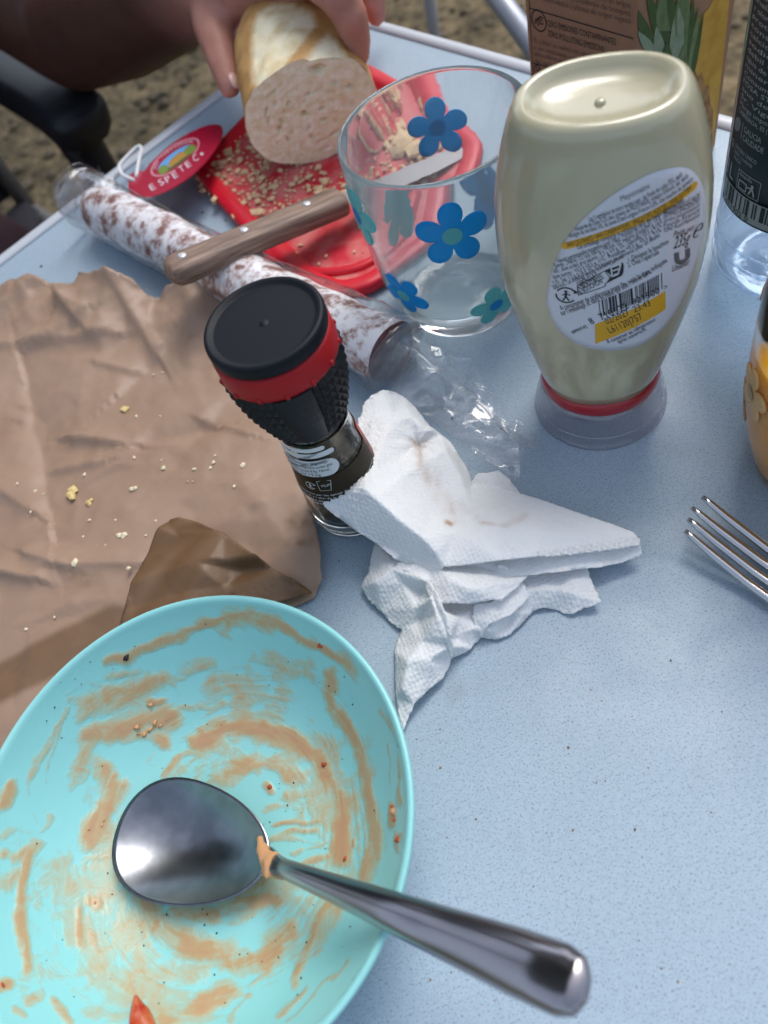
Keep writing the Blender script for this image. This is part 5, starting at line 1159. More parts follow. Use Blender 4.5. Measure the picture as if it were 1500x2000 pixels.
for px, s in (((267, 814), .0011), ((320, 915), .0013), ((380, 917), .0011), ((418, 904), .0012), ((412, 914), .0009), ((70, 959), .0012), ((86, 965), .0008), ((165, 928), .0012), ((60, 1000), .0009), ((117, 1098), .0012), ((252, 1110), .0012), ((226, 1016), .0008), ((175, 1016), .0008), ((190, 1064), .0007), ((207, 1065), .0007), ((305, 1018), .0008), ((367, 941), .0008), ((377, 941), .0007), ((420, 890), .0008), ((458, 950), .0008), ((316, 899), .0008), ((263, 895), .0011), ((35, 945), .001), ((163, 1048), .0007), ((285, 1046), .0007), ((318, 728), .0008), ((300, 732), .0007), ((313, 813), .0007), ((72, 1086), .0007), ((107, 1206), .0008), ((52, 1229), .0008)):
    crumb(px, s, 'tiny pale bread crumb lying loose on the brown paper bag', 'crumb_pale', 'crumbs on the brown bag')

# ================================================================== NAPKINS
m = mat('tissue', (.80, .83, .84), .85, spec=.2); N, L = nodes_of(m); b = N['Principled BSDF']
a_ = N.new('ShaderNodeAttribute'); a_.attribute_name = 'stain'; mx = N.new('ShaderNodeMix'); mx.data_type = 'RGBA'; mx.inputs[6].default_value = (.90, .915, .915, 1); mx.inputs[7].default_value = (.50, .30, .17, 1)
L.new(a_.outputs['Fac'], mx.inputs[0]); L.new(mx.outputs[2], b.inputs['Base Color'])
add_bump(m, 560, .55, .0008, 'voronoi'); add_bump(m, 200, .12, .0006)
for n_ in N:
    if n_.type == 'TEX_VORONOI': n_.inputs['Randomness'].default_value = .35
M['tissue'] = m; frost(m, .80, (.90, .915, .915))
for n_ in N:
    if n_.type in ('BSDF_DIFFUSE', 'BSDF_TRANSLUCENT'): L.new(mx.outputs[2], n_.inputs[0]); L.new(b.inputs['Normal'].links[0].from_socket, n_.inputs['Normal'])
m2 = m.copy(); m2.name = 'tissue_embossed'; M['tissue_embossed'] = m2
zz = lambda L_: [(600 + p[0] / 2.143, 740 + p[1] / 2.143) + tuple(p[2:]) for p in L_]
def tissue_noise(amp, seed, sc=1.0): return lambda P, X: amp * (facets(P, .016 / sc, .0010, seed, .6, 1.6) + facets(P, .0048 / sc, .00022, seed + 3, -.4, 2.4) + .0002 * nz(P, 240, seed + 6))
top_ol = zz([(320, 48), (270, 70), (240, 112), (215, 180), (198, 240), (175, 310), (150, 370), (105, 440), (65, 520), (72, 535), (130, 580), (210, 640), (290, 690), (380, 760), (470, 810), (540, 850), (560, 815), (572, 788), (660, 782), (800, 764), (950, 748), (1130, 730), (1290, 712), (1396, 698), (1390, 670), (1368, 640), (1200, 578), (1000, 508), (880, 475), (790, 440), (690, 432), (668, 370), (640, 330), (600, 262), (555, 225), (520, 200), (480, 150), (440, 105), (400, 72), (360, 54)])
top_h = zz([(320, 48, 27), (240, 112, 31), (198, 240, 35), (150, 370, 37), (65, 520, 33), (210, 640, 23), (290, 690, 20), (470, 810, 13), (545, 850, 11), (572, 788, 21), (800, 764, 23), (950, 748, 22), (1130, 730, 18), (1290, 712, 15), (1396, 698, 12), (1368, 640, 14), (1200, 578, 17), (1000, 508, 16), (880, 475, 14), (690, 432, 10), (640, 330, 9), (555, 225, 11), (480, 150, 15), (400, 72, 20),
             (235, 455, 41), (300, 510, 39), (380, 585, 35), (480, 660, 30), (540, 730, 26), (430, 150, 27), (500, 210, 24), (580, 300, 21), (640, 400, 18), (460, 262, 21), (360, 180, 30), (300, 300, 35), (400, 400, 29), (480, 480, 24), (560, 450, 19), (600, 560, 19), (680, 520, 19), (800, 560, 22), (900, 620, 24), (700, 680, 25), (1050, 640, 21), (1200, 660, 18), (620, 640, 23), (530, 560, 22)])
def top_noise(P, X):
    n_ = tissue_noise(.55, 3)(P, X); pin = np.array([600 + 462 / 2.143, 740 + 262 / 2.143]); d = X - pin; r_ = np.linalg.norm(d, axis=1); th = np.arctan2(d[:, 1], d[:, 0])
    n_ += .0016 * np.exp(-r_ / 34) * np.sin(th * 7) - .003 * np.exp(-(r_ / 12) ** 2)
    # embossed dot bands along the folded edges
    for a, b_, w in (((712, 800), (655, 960), 30), ((735, 830), (690, 985), 20), ((1060, 1095), (1240, 1068), 26)):
        dd = seg_dist(X, a, b_); n_ += .0011 * sstep(w, w * .6, dd) * np.cos(P[:, 0] * 2 * math.pi / .0028) * np.cos(P[:, 1] * 2 * math.pi / .0028)
    return n_
nap, Pn, Xn = sheet('paper_napkin', top_ol, top_h, 3.8, M['tissue'], relax=2, noise_fn=top_noise, thick=.0002, edge_wob=.35)
tag(nap, 'folded white paper napkin with orange stains leaning on the grinder jar', 'napkin')
st_ = np.zeros(len(Xn))
for a, b_, w, am in (((808, 858), (822, 880), 6, .45), ((818, 870), (822, 910), 9, .32), ((822, 905), (838, 940), 12, .24), ((840, 930), (872, 985), 20, .15), ((872, 1018), (880, 1022), 5, .8), ((880, 985), (885, 1015), 9, .25), ((935, 1020), (985, 1028), 4, .32), ((985, 1028), (1025, 1008), 8, .22), ((900, 985), (935, 1015), 14, .12), ((900, 1000), (1000, 1010), 26, .08), ((800, 855), (845, 866), 2.5, .4)):
    st_ = np.maximum(st_, am * np.exp(-(seg_dist(Xn, a, b_) / w) ** 2))
attr(nap, 'stain', np.clip(st_ * (1 + .8 * nz(Pn, 300, 5)), 0, 1))
for nm, ol_, hh, ns in (('napkin_layer', [(470, 700), (560, 852), (640, 846), (760, 840), (930, 822), (1080, 806), (1220, 790), (1320, 768), (1405, 735), (1396, 700), (1368, 645), (1200, 600), (900, 600), (600, 640)],
                         [(470, 700, 24), (560, 852, 9), (760, 840, 13), (930, 822, 14), (1220, 790, 10), (1320, 768, 8), (1405, 735, 8), (1396, 700, 11), (1368, 645, 12), (1200, 600, 13), (900, 600, 16), (600, 640, 16), (700, 760, 17), (1000, 740, 15)], 13),
                        ('napkin_layer', [(600, 470), (640, 380), (690, 432), (715, 402), (760, 396), (800, 384), (840, 412), (868, 448), (900, 490), (900, 560), (700, 560)], [(600, 470, 9), (690, 432, 7), (760, 396, 8), (800, 384, 6), (868, 448, 6), (900, 490, 9), (700, 560, 10), (790, 430, 9)], 19)):
    o, _, X_ = sheet(nm, zz(ol_), zz(hh), 5, M['tissue'], relax=2, noise_fn=tissue_noise(.8, ns), thick=.0002, edge_wob=.6); o.parent = nap; attr(o, 'stain', np.zeros(len(X_)))
low_ol = zz([(285, 660), (268, 745), (255, 810), (232, 850), (222, 872), (258, 925), (310, 975), (350, 1020), (395, 1050), (372, 1095), (362, 1140), (366, 1250), (375, 1340), (388, 1430), (402, 1480), (422, 1430), (450, 1365), (510, 1300), (566, 1255), (590, 1210), (606, 1170), (660, 1145), (690, 1120), (725, 1082), (800, 1086), (850, 1066), (900, 1020), (945, 968), (985, 955), (1040, 962), (1080, 980), (1112, 986), (1150, 965), (1190, 958), (1232, 940), (1212, 890), (1190, 840), (1170, 790), (1000, 760), (800, 740), (560, 740), (430, 690)])
low_h = zz([(285, 660, 8), (255, 810, 6), (222, 872, 4), (310, 975, 3), (395, 1050, 2.5), (362, 1140, 2), (375, 1340, 2), (402, 1480, 1), (450, 1365, 5), (566, 1255, 4), (606, 1170, 3), (690, 1120, 3), (725, 1082, 2), (800, 1086, 3), (850, 1066, 3), (945, 968, 3), (1040, 962, 2), (1112, 986, 2), (1232, 940, 4), (1170, 790, 6), (1000, 760, 8), (800, 740, 10), (560, 740, 8), (430, 690, 9),
             (290, 850, 13), (360, 800, 15), (400, 860, 12), (450, 960, 12), (480, 890, 9), (500, 845, 20), (525, 920, 22), (550, 1000, 21), (585, 1080, 18), (600, 1120, 13), (470, 1010, 6), (420, 1040, 5), (480, 1100, 13), (420, 1180, 14), (510, 1180, 13), (400, 1300, 9), (500, 1250, 9), (590, 960, 8), (640, 1000, 11), (620, 1090, 7), (680, 1050, 9), (700, 950, 10), (790, 1000, 11), (860, 960, 10), (760, 1050, 8), (840, 1010, 4), (880, 930, 9), (940, 880, 9), (1050, 880, 9), (1120, 900, 8), (1000, 930, 6), (900, 985, 7)])
low, Pl, Xl = sheet('paper_napkin', low_ol, low_h, 3.9, M['tissue'], relax=1, noise_fn=tissue_noise(1.25, 41), thick=.0002, edge_wob=.6)
for ol_, hh, sd_ in (([(492, 842), (515, 850), (546, 900), (574, 970), (596, 1040), (610, 1110), (604, 1165), (585, 1130), (566, 1060), (540, 990), (512, 920), (490, 870)], [(492, 842, 17), (515, 850, 21), (546, 900, 24), (574, 970, 24), (596, 1040, 21), (610, 1110, 17), (604, 1165, 12), (585, 1130, 13), (566, 1060, 17), (540, 990, 19), (512, 920, 20), (490, 870, 17)], 61),
                      ([(725, 1080), (760, 1030), (850, 990), (905, 940), (932, 905), (900, 845), (830, 890), (770, 930), (700, 940), (690, 1000)], [(725, 1080, 5), (760, 1030, 10), (850, 990, 10), (905, 940, 10), (932, 905, 9), (900, 845, 12), (830, 890, 13), (770, 930, 13), (700, 940, 13), (690, 1000, 10), (790, 980, 12)], 67)):
    o, _, X_ = sheet('napkin_fold', zz(ol_), zz(hh), 4.0, M['tissue'], relax=2, noise_fn=tissue_noise(.45, sd_), thick=.0002, edge_wob=.4); o.parent = low; attr(o, 'stain', np.zeros(len(X_)))
tag(low, 'crumpled white paper napkin lying on the table beneath the folded one', 'napkin'); attr(low, 'stain', np.zeros(len(Xl)))
o, _, X_ = sheet('napkin_fold', zz([(400, 800), (480, 830), (520, 870), (560, 940), (640, 942), (700, 938), (770, 918), (812, 925), (860, 885), (930, 825), (900, 790), (700, 760), (500, 740)]), zz([(400, 800, 17), (520, 870, 16), (560, 940, 16), (640, 942, 17), (770, 918, 18), (812, 925, 17), (860, 885, 15), (930, 825, 13), (700, 760, 14), (500, 740, 15), (680, 880, 22), (600, 840, 21), (780, 860, 20)]), 4.8, M['tissue'], relax=1, noise_fn=tissue_noise(1.2, 57), thick=.0002, edge_wob=.5); o.parent = low; attr(o, 'stain', np.zeros(len(X_)))
# ================================================================== BOWL
BX = np.array([-.1053, .0930, 0.]); BZ = .0012
m = mat('turquoise', (.265, .61, .605), .26, spec=.5); N, L = nodes_of(m); b = N['Principled BSDF']
a_ = N.new('ShaderNodeAttribute'); a_.attribute_name = 'sauce'; tc = N.new('ShaderNodeTexCoord')
t = N.new('ShaderNodeTexNoise'); t.inputs['Scale'].default_value = 120; t.inputs['Detail'].default_value = 9; t.inputs['Roughness'].default_value = .7; t.inputs['Distortion'].default_value = .5; L.new(tc.outputs['Object'], t.inputs['Vector'])
sub = N.new('ShaderNodeMath'); sub.operation = 'SUBTRACT'; sub.inputs[1].default_value = .5; L.new(t.outputs[0], sub.inputs[0])
mad = N.new('ShaderNodeMath'); mad.operation = 'MULTIPLY_ADD'; mad.inputs[1].default_value = 1.35; L.new(sub.outputs[0], mad.inputs[0]); L.new(a_.outputs['Fac'], mad.inputs[2])
rf = N.new('ShaderNodeValToRGB'); rf.color_ramp.elements[0].position = .20; _e = rf.color_ramp.elements.new(.36); _e.color = (.5, .5, .5, 1); rf.color_ramp.elements[0].color = (0, 0, 0, 1); rf.color_ramp.elements[2].position = .68; rf.color_ramp.elements[2].color = (1, 1, 1, 1)
gate = N.new('ShaderNodeMath'); gate.operation = 'MULTIPLY'; gs = N.new('ShaderNodeMapRange'); gs.inputs[1].default_value = 0.02; gs.inputs[2].default_value = .16; L.new(a_.outputs['Fac'], gs.inputs[0])
L.new(mad.outputs[0], rf.inputs[0]); L.new(rf.outputs[0], gate.inputs[0]); L.new(gs.outputs[0], gate.inputs[1])
sc_ = N.new('ShaderNodeValToRGB'); sc_.color_ramp.elements[0].position = .3; sc_.color_ramp.elements[0].color = (.47, .37, .14, 1); _e2 = sc_.color_ramp.elements.new(.55); _e2.color = (.50, .32, .115, 1); sc_.color_ramp.elements[2].position = 1.0; sc_.color_ramp.elements[2].color = (.50, .21, .065, 1)
L.new(mad.outputs[0], sc_.inputs[0])
g9 = N.new('ShaderNodeMath'); g9.operation = 'MULTIPLY'; g9.inputs[1].default_value = .84; L.new(gate.outputs[0], g9.inputs[0])
mx = N.new('ShaderNodeMix'); mx.data_type = 'RGBA'; mx.inputs[6].default_value = (.265, .61, .605, 1); L.new(g9.outputs[0], mx.inputs[0]); L.new(sc_.outputs[0], mx.inputs[7]); L.new(mx.outputs[2], b.inputs['Base Color'])
bpn = N.new('ShaderNodeBump'); bpn.inputs['Strength'].default_value = .4; bpn.inputs['Distance'].default_value = .0007; L.new(rf.outputs[0], bpn.inputs['Height']); L.new(bpn.outputs[0], b.inputs['Normal'])
rgm = N.new('ShaderNodeMapRange'); rgm.inputs[3].default_value = .26; rgm.inputs[4].default_value = .22; L.new(gate.outputs[0], rgm.inputs[0]); L.new(rgm.outputs[0], b.inputs['Roughness'])
b.inputs['Subsurface Weight'].default_value = .1; b.inputs['Subsurface Scale'].default_value = .003
M['turquoise'] = m
M['turquoise_plain'] = mat('turquoise_plain', (.265, .61, .605), .3, spec=.5)
bowl = thing('bowl', 'turquoise plastic bowl smeared with orange sauce in the near corner', 'bowl', (BX[0], BX[1], BZ))
IN = [(0, .0040), (.020, .0041), (.038, .0047), (.046, .0062), (.053, .0100), (.0600, .0160), (.0665, .0240), (.0720, .0325), (.0760, .0395), (.0783, .0442)]
RIM = [(.0789, .0458), (.0797, .0467), (.0806, .0469), (.0812, .0463), (.0813, .0452), (.0806, .0440)]
OUT = [(.0780, .0390), (.0740, .0318), (.0685, .0232), (.0620, .0152), (.0545, .0085), (.0480, .0040), (.0460, .0008), (.0440, .0), (.0425, .0010), (.0, .0012)]
ip = spl(IN, 150); na = 340; V = []
for r_, z in ip[1:]:
    for k in range(na): a = 2 * math.pi * k / na; V.append((r_ * math.cos(a), r_ * math.sin(a), z))
V = np.array([(0, 0, .0040)] + V); nr = len(ip) - 1
Fc = [(0, 1 + k, 1 + (k + 1) % na) for k in range(na)] + [(1 + (j) * na + k, 1 + (j + 1) * na + k, 1 + (j + 1) * na + (k + 1) % na, 1 + j * na + (k + 1) % na) for j in range(nr - 1) for k in range(na)]
Wb = V + np.array([BX[0], BX[1], BZ]); pb = proj(Wb)
S_ = [([(380, 275), (470, 235), (560, 200), (680, 155), (780, 115), (860, 100), (950, 140), (1040, 190), (1130, 230), (1180, 262)], 16, .7), ([(790, 118), (860, 118), (930, 140)], 34, .6), ([(700, 150), (790, 165), (800, 180)], 8, .4),
      ([(1130, 320), (1140, 420), (1190, 500), (1250, 560), (1270, 660), (1275, 780), (1280, 900), (1258, 995)], 24, .85), ([(1180, 250), (1215, 300)], 18, .55),
      ([(690, 540), (780, 500), (900, 488), (1000, 515), (1080, 580), (1130, 660), (1170, 760), (1165, 860), (1180, 965)], 32, .95), ([(570, 660), (640, 590), (760, 548)], 14, .65), ([(640, 650), (720, 620), (800, 590)], 12, .4),
      ([(760, 680), (850, 625), (950, 620), (1040, 655)], 32, .75), ([(880, 600), (905, 650)], 24, .5), ([(930, 540), (1010, 560), (1060, 600)], 18, .5),
      ([(290, 440), (350, 400), (430, 380), (540, 340)], 36, .7), ([(380, 330), (480, 300)], 14, .5), ([(310, 520), (420, 505), (520, 470), (575, 470)], 40, .85), ([(470, 500), (560, 545)], 26, .8), ([(265, 650), (300, 580), (330, 540)], 26, .5), ([(345, 640), (390, 700), (380, 760), (340, 820), (300, 865)], 36, .8), ([(240, 700), (290, 640)], 16, .45),
      ([(640, 295), (705, 280)], 28, .55), ([(730, 355), (860, 335), (900, 372)], 46, .5), ([(890, 262), (1000, 295), (1060, 300)], 34, .45), ([(560, 330), (640, 330)], 14, .4), ([(600, 430), (720, 420), (840, 400)], 12, .45),
      ([(20, 765), (45, 700)], 24, .7), ([(130, 890), (100, 960), (75, 1050), (70, 1150), (82, 1260), (96, 1335)], 18, .75), ([(0, 935), (70, 940), (130, 900)], 18, .6), ([(10, 1040), (60, 1010)], 32, .65), ([(0, 880), (30, 860)], 16, .4),
      ([(220, 960), (260, 1050), (330, 1100), (400, 1150), (390, 1080), (300, 1000)], 52, .42), ([(270, 1130), (285, 1235)], 26, .7), ([(320, 1100), (335, 1110)], 26, .85), ([(290, 940), (400, 950), (440, 985)], 12, .5),
      ([(560, 1190), (640, 1250), (760, 1285), (850, 1295)], 46, .75), ([(900, 1295), (960, 1220), (1000, 1195)], 38, .75), ([(1010, 1370), (1060, 1270), (1100, 1180), (1140, 1110)], 18, .8), ([(700, 1450), (795, 1412)], 34, .8), ([(560, 1512), (680, 1470), (760, 1440)], 36, .8), ([(950, 1490), (1010, 1440), (1070, 1390)], 10, .6), ([(1000, 1510), (1100, 1400), (1200, 1280)], 7, .45), ([(330, 1350), (375, 1320)], 30, .55),
      ([(100, 1432), (145, 1415)], 18, .6), ([(0, 1378), (28, 1372)], 20, .9), ([(185, 1430), (215, 1470), (245, 1512)], 14, .65), ([(300, 1480), (400, 1500), (520, 1500)], 26, .5), ([(50, 1470), (90, 1480)], 12, .5), ([(630, 1350), (700, 1330)], 40, .45), ([(850, 1400), (920, 1330)], 12, .5), ([(780, 1510), (850, 1430)], 8, .5),
      ([(940, 882), (1010, 850), (1085, 842)], 9, .55), ([(950, 830), (1090, 812)], 9, .6), ([(975, 872), (1095, 880)], 7, .4), ([(990, 925), (1130, 888)], 8, .5), ([(1040, 955), (1130, 944)], 12, .7), ([(820, 1092), (960, 1088)], 26, .7), ([(995, 730), (1070, 722)], 24, .6), ([(925, 705), (932, 712)], 13, .95), ([(920, 770), (990, 765)], 12, .4),
      ([(1308, 430), (1360, 520), (1385, 680), (1392, 760)], 8, .5), ([(1360, 765), (1358, 825)], 12, .95), ([(1370, 870), (1368, 915)], 11, .85), ([(1210, 880), (1212, 905)], 9, .8), ([(1188, 940), (1192, 985)], 10, .85), ([(1320, 560), (1350, 700)], 5, .35),
      ([(620, 1130), (740, 1152)], 36, .7), ([(455, 1000), (500, 1060), (540, 1120)], 40, .6), ([(540, 1180), (580, 1150)], 30, .6), ([(160, 540), (120, 640), (100, 720)], 12, .4), ([(240, 410), (190, 500), (150, 600)], 8, .45), ([(210, 480), (180, 580), (160, 680)], 6, .35), ([(160, 800), (140, 860)], 12, .45), ([(170, 1040), (180, 1100)], 26, .4),
      ([(1120, 210), (1140, 230)], 14, .95), ([(520, 412), (545, 418)], 14, .95), ([(550, 455), (560, 490)], 14, .9), ([(355, 640), (365, 655)], 10, .9), ([(1115, 620), (1120, 635)], 7, .9)]
msk = np.zeros(len(V)); wob = np.stack([nz(V, 60, 2), nz(V, 60, 7)], 1) * 13 + np.stack([nz(V, 170, 12), nz(V, 170, 17)], 1) * 7; pq = pb + wob
ths = np.arctan2(V[:, 1], V[:, 0]); rds = np.hypot(V[:, 0], V[:, 1])
wv_ = nz(V, 30, 9) * 3.2; streak = nz(np.c_[ths * 3.0, rds * 700 + wv_, np.zeros(len(V))], 1.0, 5); streak2 = nz(np.c_[ths * 6.0, rds * 1700 + wv_ * 2.5, np.zeros(len(V))], 1.0, 8)
for pts, w, am in S_:
    d = poly_dist(pq, [(x / 1.765, 1140 + y / 1.765) for x, y in pts], False); w_ = w / 1.765 * 1.5
    msk = np.maximum(msk, am * np.exp(-(d / (w_ * .85)) ** 2.2))
msk = msk * np.clip(.95 + .28 * streak + .16 * streak2 + .25 * nz(V, 70, 31), .4, 1.15)
patchy = nz(V, 34, 3) + .5 * nz(V, 80, 6); film_ = sstep(.074, .055, rds) * np.clip(.10 + streak * .25 + streak2 * .12 + patchy * .85, 0, .5)
msk = np.maximum(msk, film_ * sstep(.078, .066, rds))
for cx_, cy_, rx, ry, am in ((300, 1050, 130, 130, .42), (110, 1000, 110, 260, .30), (430, 430, 190, 120, .34), (850, 370, 240, 90, .30), (650, 1290, 320, 110, .32), (1000, 620, 160, 120, .30), (330, 720, 90, 150, .36), (180, 1380, 160, 120, .26)):
    zq = np.c_[pq[:, 0] * 1.765, (pq[:, 1] - 1140) * 1.765]; msk = np.maximum(msk, am * np.exp(-(((zq[:, 0] - cx_) / rx) ** 2 + ((zq[:, 1] - cy_) / ry) ** 2) ** 1.5) * np.clip(.75 + .9 * patchy + .4 * streak, .1, 1.3))
V[:, 2] += np.clip(msk - .35, 0, 1) * .0007
inner = fix(mesh('inner_wall', V, Fc, M['turquoise'], bowl)); attr(inner, 'sauce', msk)
if inner.data.polygons[0].normal.z < 0: inner.data.flip_normals()
fix(mesh('rim_and_outside', *lathe([IN[-1]] + RIM + OUT, 160, False), M['turquoise_plain'], bowl))
M['sauce_lump'] = mat('sauce_lump', (.54, .28, .12), .35, noise=(300, .6, (.62, .33, .18)), bump=(500, .4, .0008))
M['pepper'] = mat('pepper', (.012, .010, .008), .6); M['red_bit'] = mat('red_bit', (.38, .06, .015), .35)
def bowl_pt(zx, zy):
    p = np.array([zx / 1.765, 1140 + zy / 1.765]); i = int(np.argmin(((pb - p) ** 2).sum(1))); return V[i]
def bits(name, pts, m_, s0, s1, flat=.5):
    VV, FF = [], []
    for zx, zy in pts:
        c = bowl_pt(zx, zy); s = rng.uniform(s0, s1); v = iv * s * rng.uniform(.7, 1.3, (len(iv), 1)) * np.array([1.2, .9, flat]); v = v @ rotz(rng.uniform(0, 6)).T + c + np.array([0, 0, s * flat * .4]); kk = len(VV); VV += list(v); FF += [tuple(i + kk for i in q) for q in iff]
    o = mesh(name, VV, FF, m_, bowl); return o
o = bits('sauce_lumps', [(480, 510), (500, 520), (540, 470), (555, 490), (470, 495), (330, 1105), (360, 820), (350, 835), (305, 850), (1360, 790), (1370, 890), (520, 415), (530, 480), (520, 500)], M['sauce_lump'], .0006, .0015, .25); o['kind'] = 'stuff'
pts = [(437, 254), (444, 258), (355, 630), (128, 900), (711, 140), (985, 785), (1290, 780), (186, 428), (320, 380), (470, 212), (1015, 1185), (905, 1305), (828, 1280), (375, 1000), (990, 270), (1375, 560)] + [tuple(rng.uniform((150, 250), (1250, 1450))) for _ in range(70)]
o = bits('pepper_specks', pts, M['pepper'], .00018, .00042); o['kind'] = 'stuff'
o = bits('black_speck', [(438, 255)], M['pepper'], .0016, .0017, .5)
o = bits('red_flecks', [(930, 705), (1358, 775), (1360, 810), (1190, 950), (1118, 626), (1105, 212), (1372, 880), (10, 1378)], M['red_bit'], .0008, .0013, .4); o['kind'] = 'stuff'
# piece of tomato near the front of the bowl
c0_ = bowl_pt(470, 1490); TB = np.array([BX[0], BX[1], BZ])
tw = [(462, 1398, 9), (448, 1440, 6), (440, 1490, 4), (432, 1560, 2), (560, 1560, 2), (520, 1490, 5), (512, 1460, 6), (485, 1445, 7)]
V3 = []
for zx, zy, h in tw:
    q = at(zx / 1.765, 1140 + zy / 1.765, .0); 
    base = bowl_pt(zx, zy) + TB; q = at(zx / 1.765, 1140 + zy / 1.765, base[2] + h / 1000 * .6); V3.append(q)
V3 = np.array(V3); cz = V3.mean(0); cz[2] += .0012; bot = V3 - np.array([0, 0, .0022])
VV = [cz] + list(V3) + list(bot); n8 = len(V3)
o = fix(mesh('tomato_piece', [v - c0_ - TB for v in VV], [(0, 1 + k, 1 + (k + 1) % n8) for k in range(n8)] + [(1 + k, 1 + n8 + k, 1 + n8 + (k + 1) % n8, 1 + (k + 1) % n8) for k in range(n8)] + [tuple(range(1 + n8, 1 + 2 * n8))], mat('tomato', (.42, .035, .012), .18, spec=.6, noise=(180, .7, (.55, .17, .06)), coat=.5), loc=tuple(c0_ + TB)))
sd = o.modifiers.new('s', 'SUBSURF'); sd.levels = 2; sd.render_levels = 2
tag(o, 'pointed scrap of red tomato at the bottom of the turquoise bowl', 'tomato')

# ================================================================== SPOON
sp_t, sp_n = at(226, 1610, .0150), at(520, 1682, .0185); sp_r = at(765, 1780, .0505)
# the handle leaves the bowl of the spoon and rises straight over the rim
hx = sp_r - sp_n; end = None
best = 1e9
for s in np.linspace(1.2, 4, 561):
    q = sp_n + hx * s; p_ = proj(q)[0]
    if abs(p_[0] - 1148) < best: best = abs(p_[0] - 1148); end = q
ax = sp_n - sp_t; ax[2] = 0; Lb = np.linalg.norm(ax); ax /= Lb; ay = np.array([-ax[1], ax[0], 0])
spoon = thing('spoon', 'steel tablespoon resting in the turquoise bowl, handle over the rim', 'spoon', tuple(sp_t))
nu, nv = 60, 16; V = [None]
wid = lambda t: math.sin(math.pi * min(1, max(0, t)) ** .82) ** .62
cx = .46; V = []
def brim(a):   # outline of the spoon's bowl, egg-shaped, pointed towards the handle
    c, s = math.cos(a), math.sin(a); return cx * Lb + Lb * (.54 if c > 0 else .46) * sup(c, .95), .0218 * sup(s, .92) * (1 - .16 * c)
def sheet_pt(a, r, lift):
    x, y = brim(a); x = cx * Lb + (x - cx * Lb) * r; y *= r; z = -.0088 * (1 - r ** 2.1) + .0035 * (x / Lb - .4) * r
    return ax * x + ay * y + np.array([0, 0, z + lift])
rs = [0.02] + list(np.linspace(.1, 1, nv))
for r_ in rs:
    for k in range(nu): V.append(sheet_pt(2 * math.pi * k / nu, r_, 0))
for r_ in reversed(rs):
    for k in range(nu): V.append(sheet_pt(2 * math.pi * k / nu, r_ * (1.0), -.0011))
nR = len(rs) * 2
Fc = [(i * nu + k, i * nu + (k + 1) % nu, (i + 1) * nu + (k + 1) % nu, (i + 1) * nu + k) for i in range(nR - 1) for k in range(nu)] + [tuple(range(nu)), tuple(range((nR - 1) * nu, nR * nu))]
M['spoon_steel'] = mat('spoon_steel', (.25, .265, .29), .27, 1.0, noise=(130, .8, (.17, .185, .205)), bump=(45, .06, .001))
fix(mesh('spoon_bowl', V, Fc, M['spoon_steel'], spoon))
hp = [sp_n - ax * .0015 + np.array([0, 0, -.0016]), sp_n + ax * .001 - np.array([0, 0, .0006]), sp_n + hx * .22 + np.array([0, 0, .0022]), sp_n + hx * .6 + np.array([0, 0, .0015]), sp_r + np.array([0, 0, .0012])]
for s in (.3, .6, .85, 1.0): hp.append(sp_r * (1 - s) + end * s)
P = spl(hp, 70); T, A, B = frames(P); n_ = 24; V = []
sl = np.r_[0, np.cumsum(np.linalg.norm(np.diff(P, axis=0), axis=1))]; sl /= sl[-1]
for i in range(70):
    e = sl[i]; w = np.interp(e, [0, .06, .12, .3, .6, .85, .95, .985, 1], [.0052, .0036, .0032, .0042, .0062, .0079, .0080, .0064, .0030]); h = np.interp(e, [0, .06, .15, .5, .9, .98, 1], [.0012, .0022, .0030, .0042, .0046, .0036, .0014])
    for k in range(n_):
        a = 2 * math.pi * k / n_; s_ = math.sin(a); V.append(P[i] + A[i] * w * sup(math.cos(a), .85) + B[i] * h * (sup(s_, .8) if s_ > 0 else s_ * .55) - sp_t)
Fc = [(i * n_ + k, i * n_ + (k + 1) % n_, (i + 1) * n_ + (k + 1) % n_, (i + 1) * n_ + k) for i in range(69) for k in range(n_)] + [tuple(range(n_)), tuple(range(69 * n_, 70 * n_))]
M['handle_steel'] = mat('handle_steel', (.36, .335, .345), .2, 1.0, bump=(40, .03, .001))
fix(mesh('handle', V, Fc, M['handle_steel'], spoon))
V, Fc = [], []
for px, s, h in (((516, 1668), .0030, .0195), ((520, 1676), .0034, .020), ((528, 1684), .0038, .0205), ((536, 1692), .0040, .021), ((544, 1700), .0036, .0215), ((549, 1708), .0028, .0215), ((513, 1658), .0024, .019), ((510, 1648), .0020, .0185), ((508, 1638), .0016, .018), ((536, 1678), .0026, .0215), ((526, 1696), .0030, .020)):
    v, f_ = lump(at(*px, h) - sp_t, s); V, Fc = join((V, Fc), (v, f_))
o = fix(mesh('sauce_residue', V, Fc, M['sauce_lump'], spoon)); rm = o.modifiers.new('r', 'REMESH'); rm.mode = 'VOXEL'; rm.voxel_size = .0006; rm.use_smooth_shade = True; sd = o.modifiers.new('s', 'SMOOTH'); sd.iterations = 6; sd.factor = .6

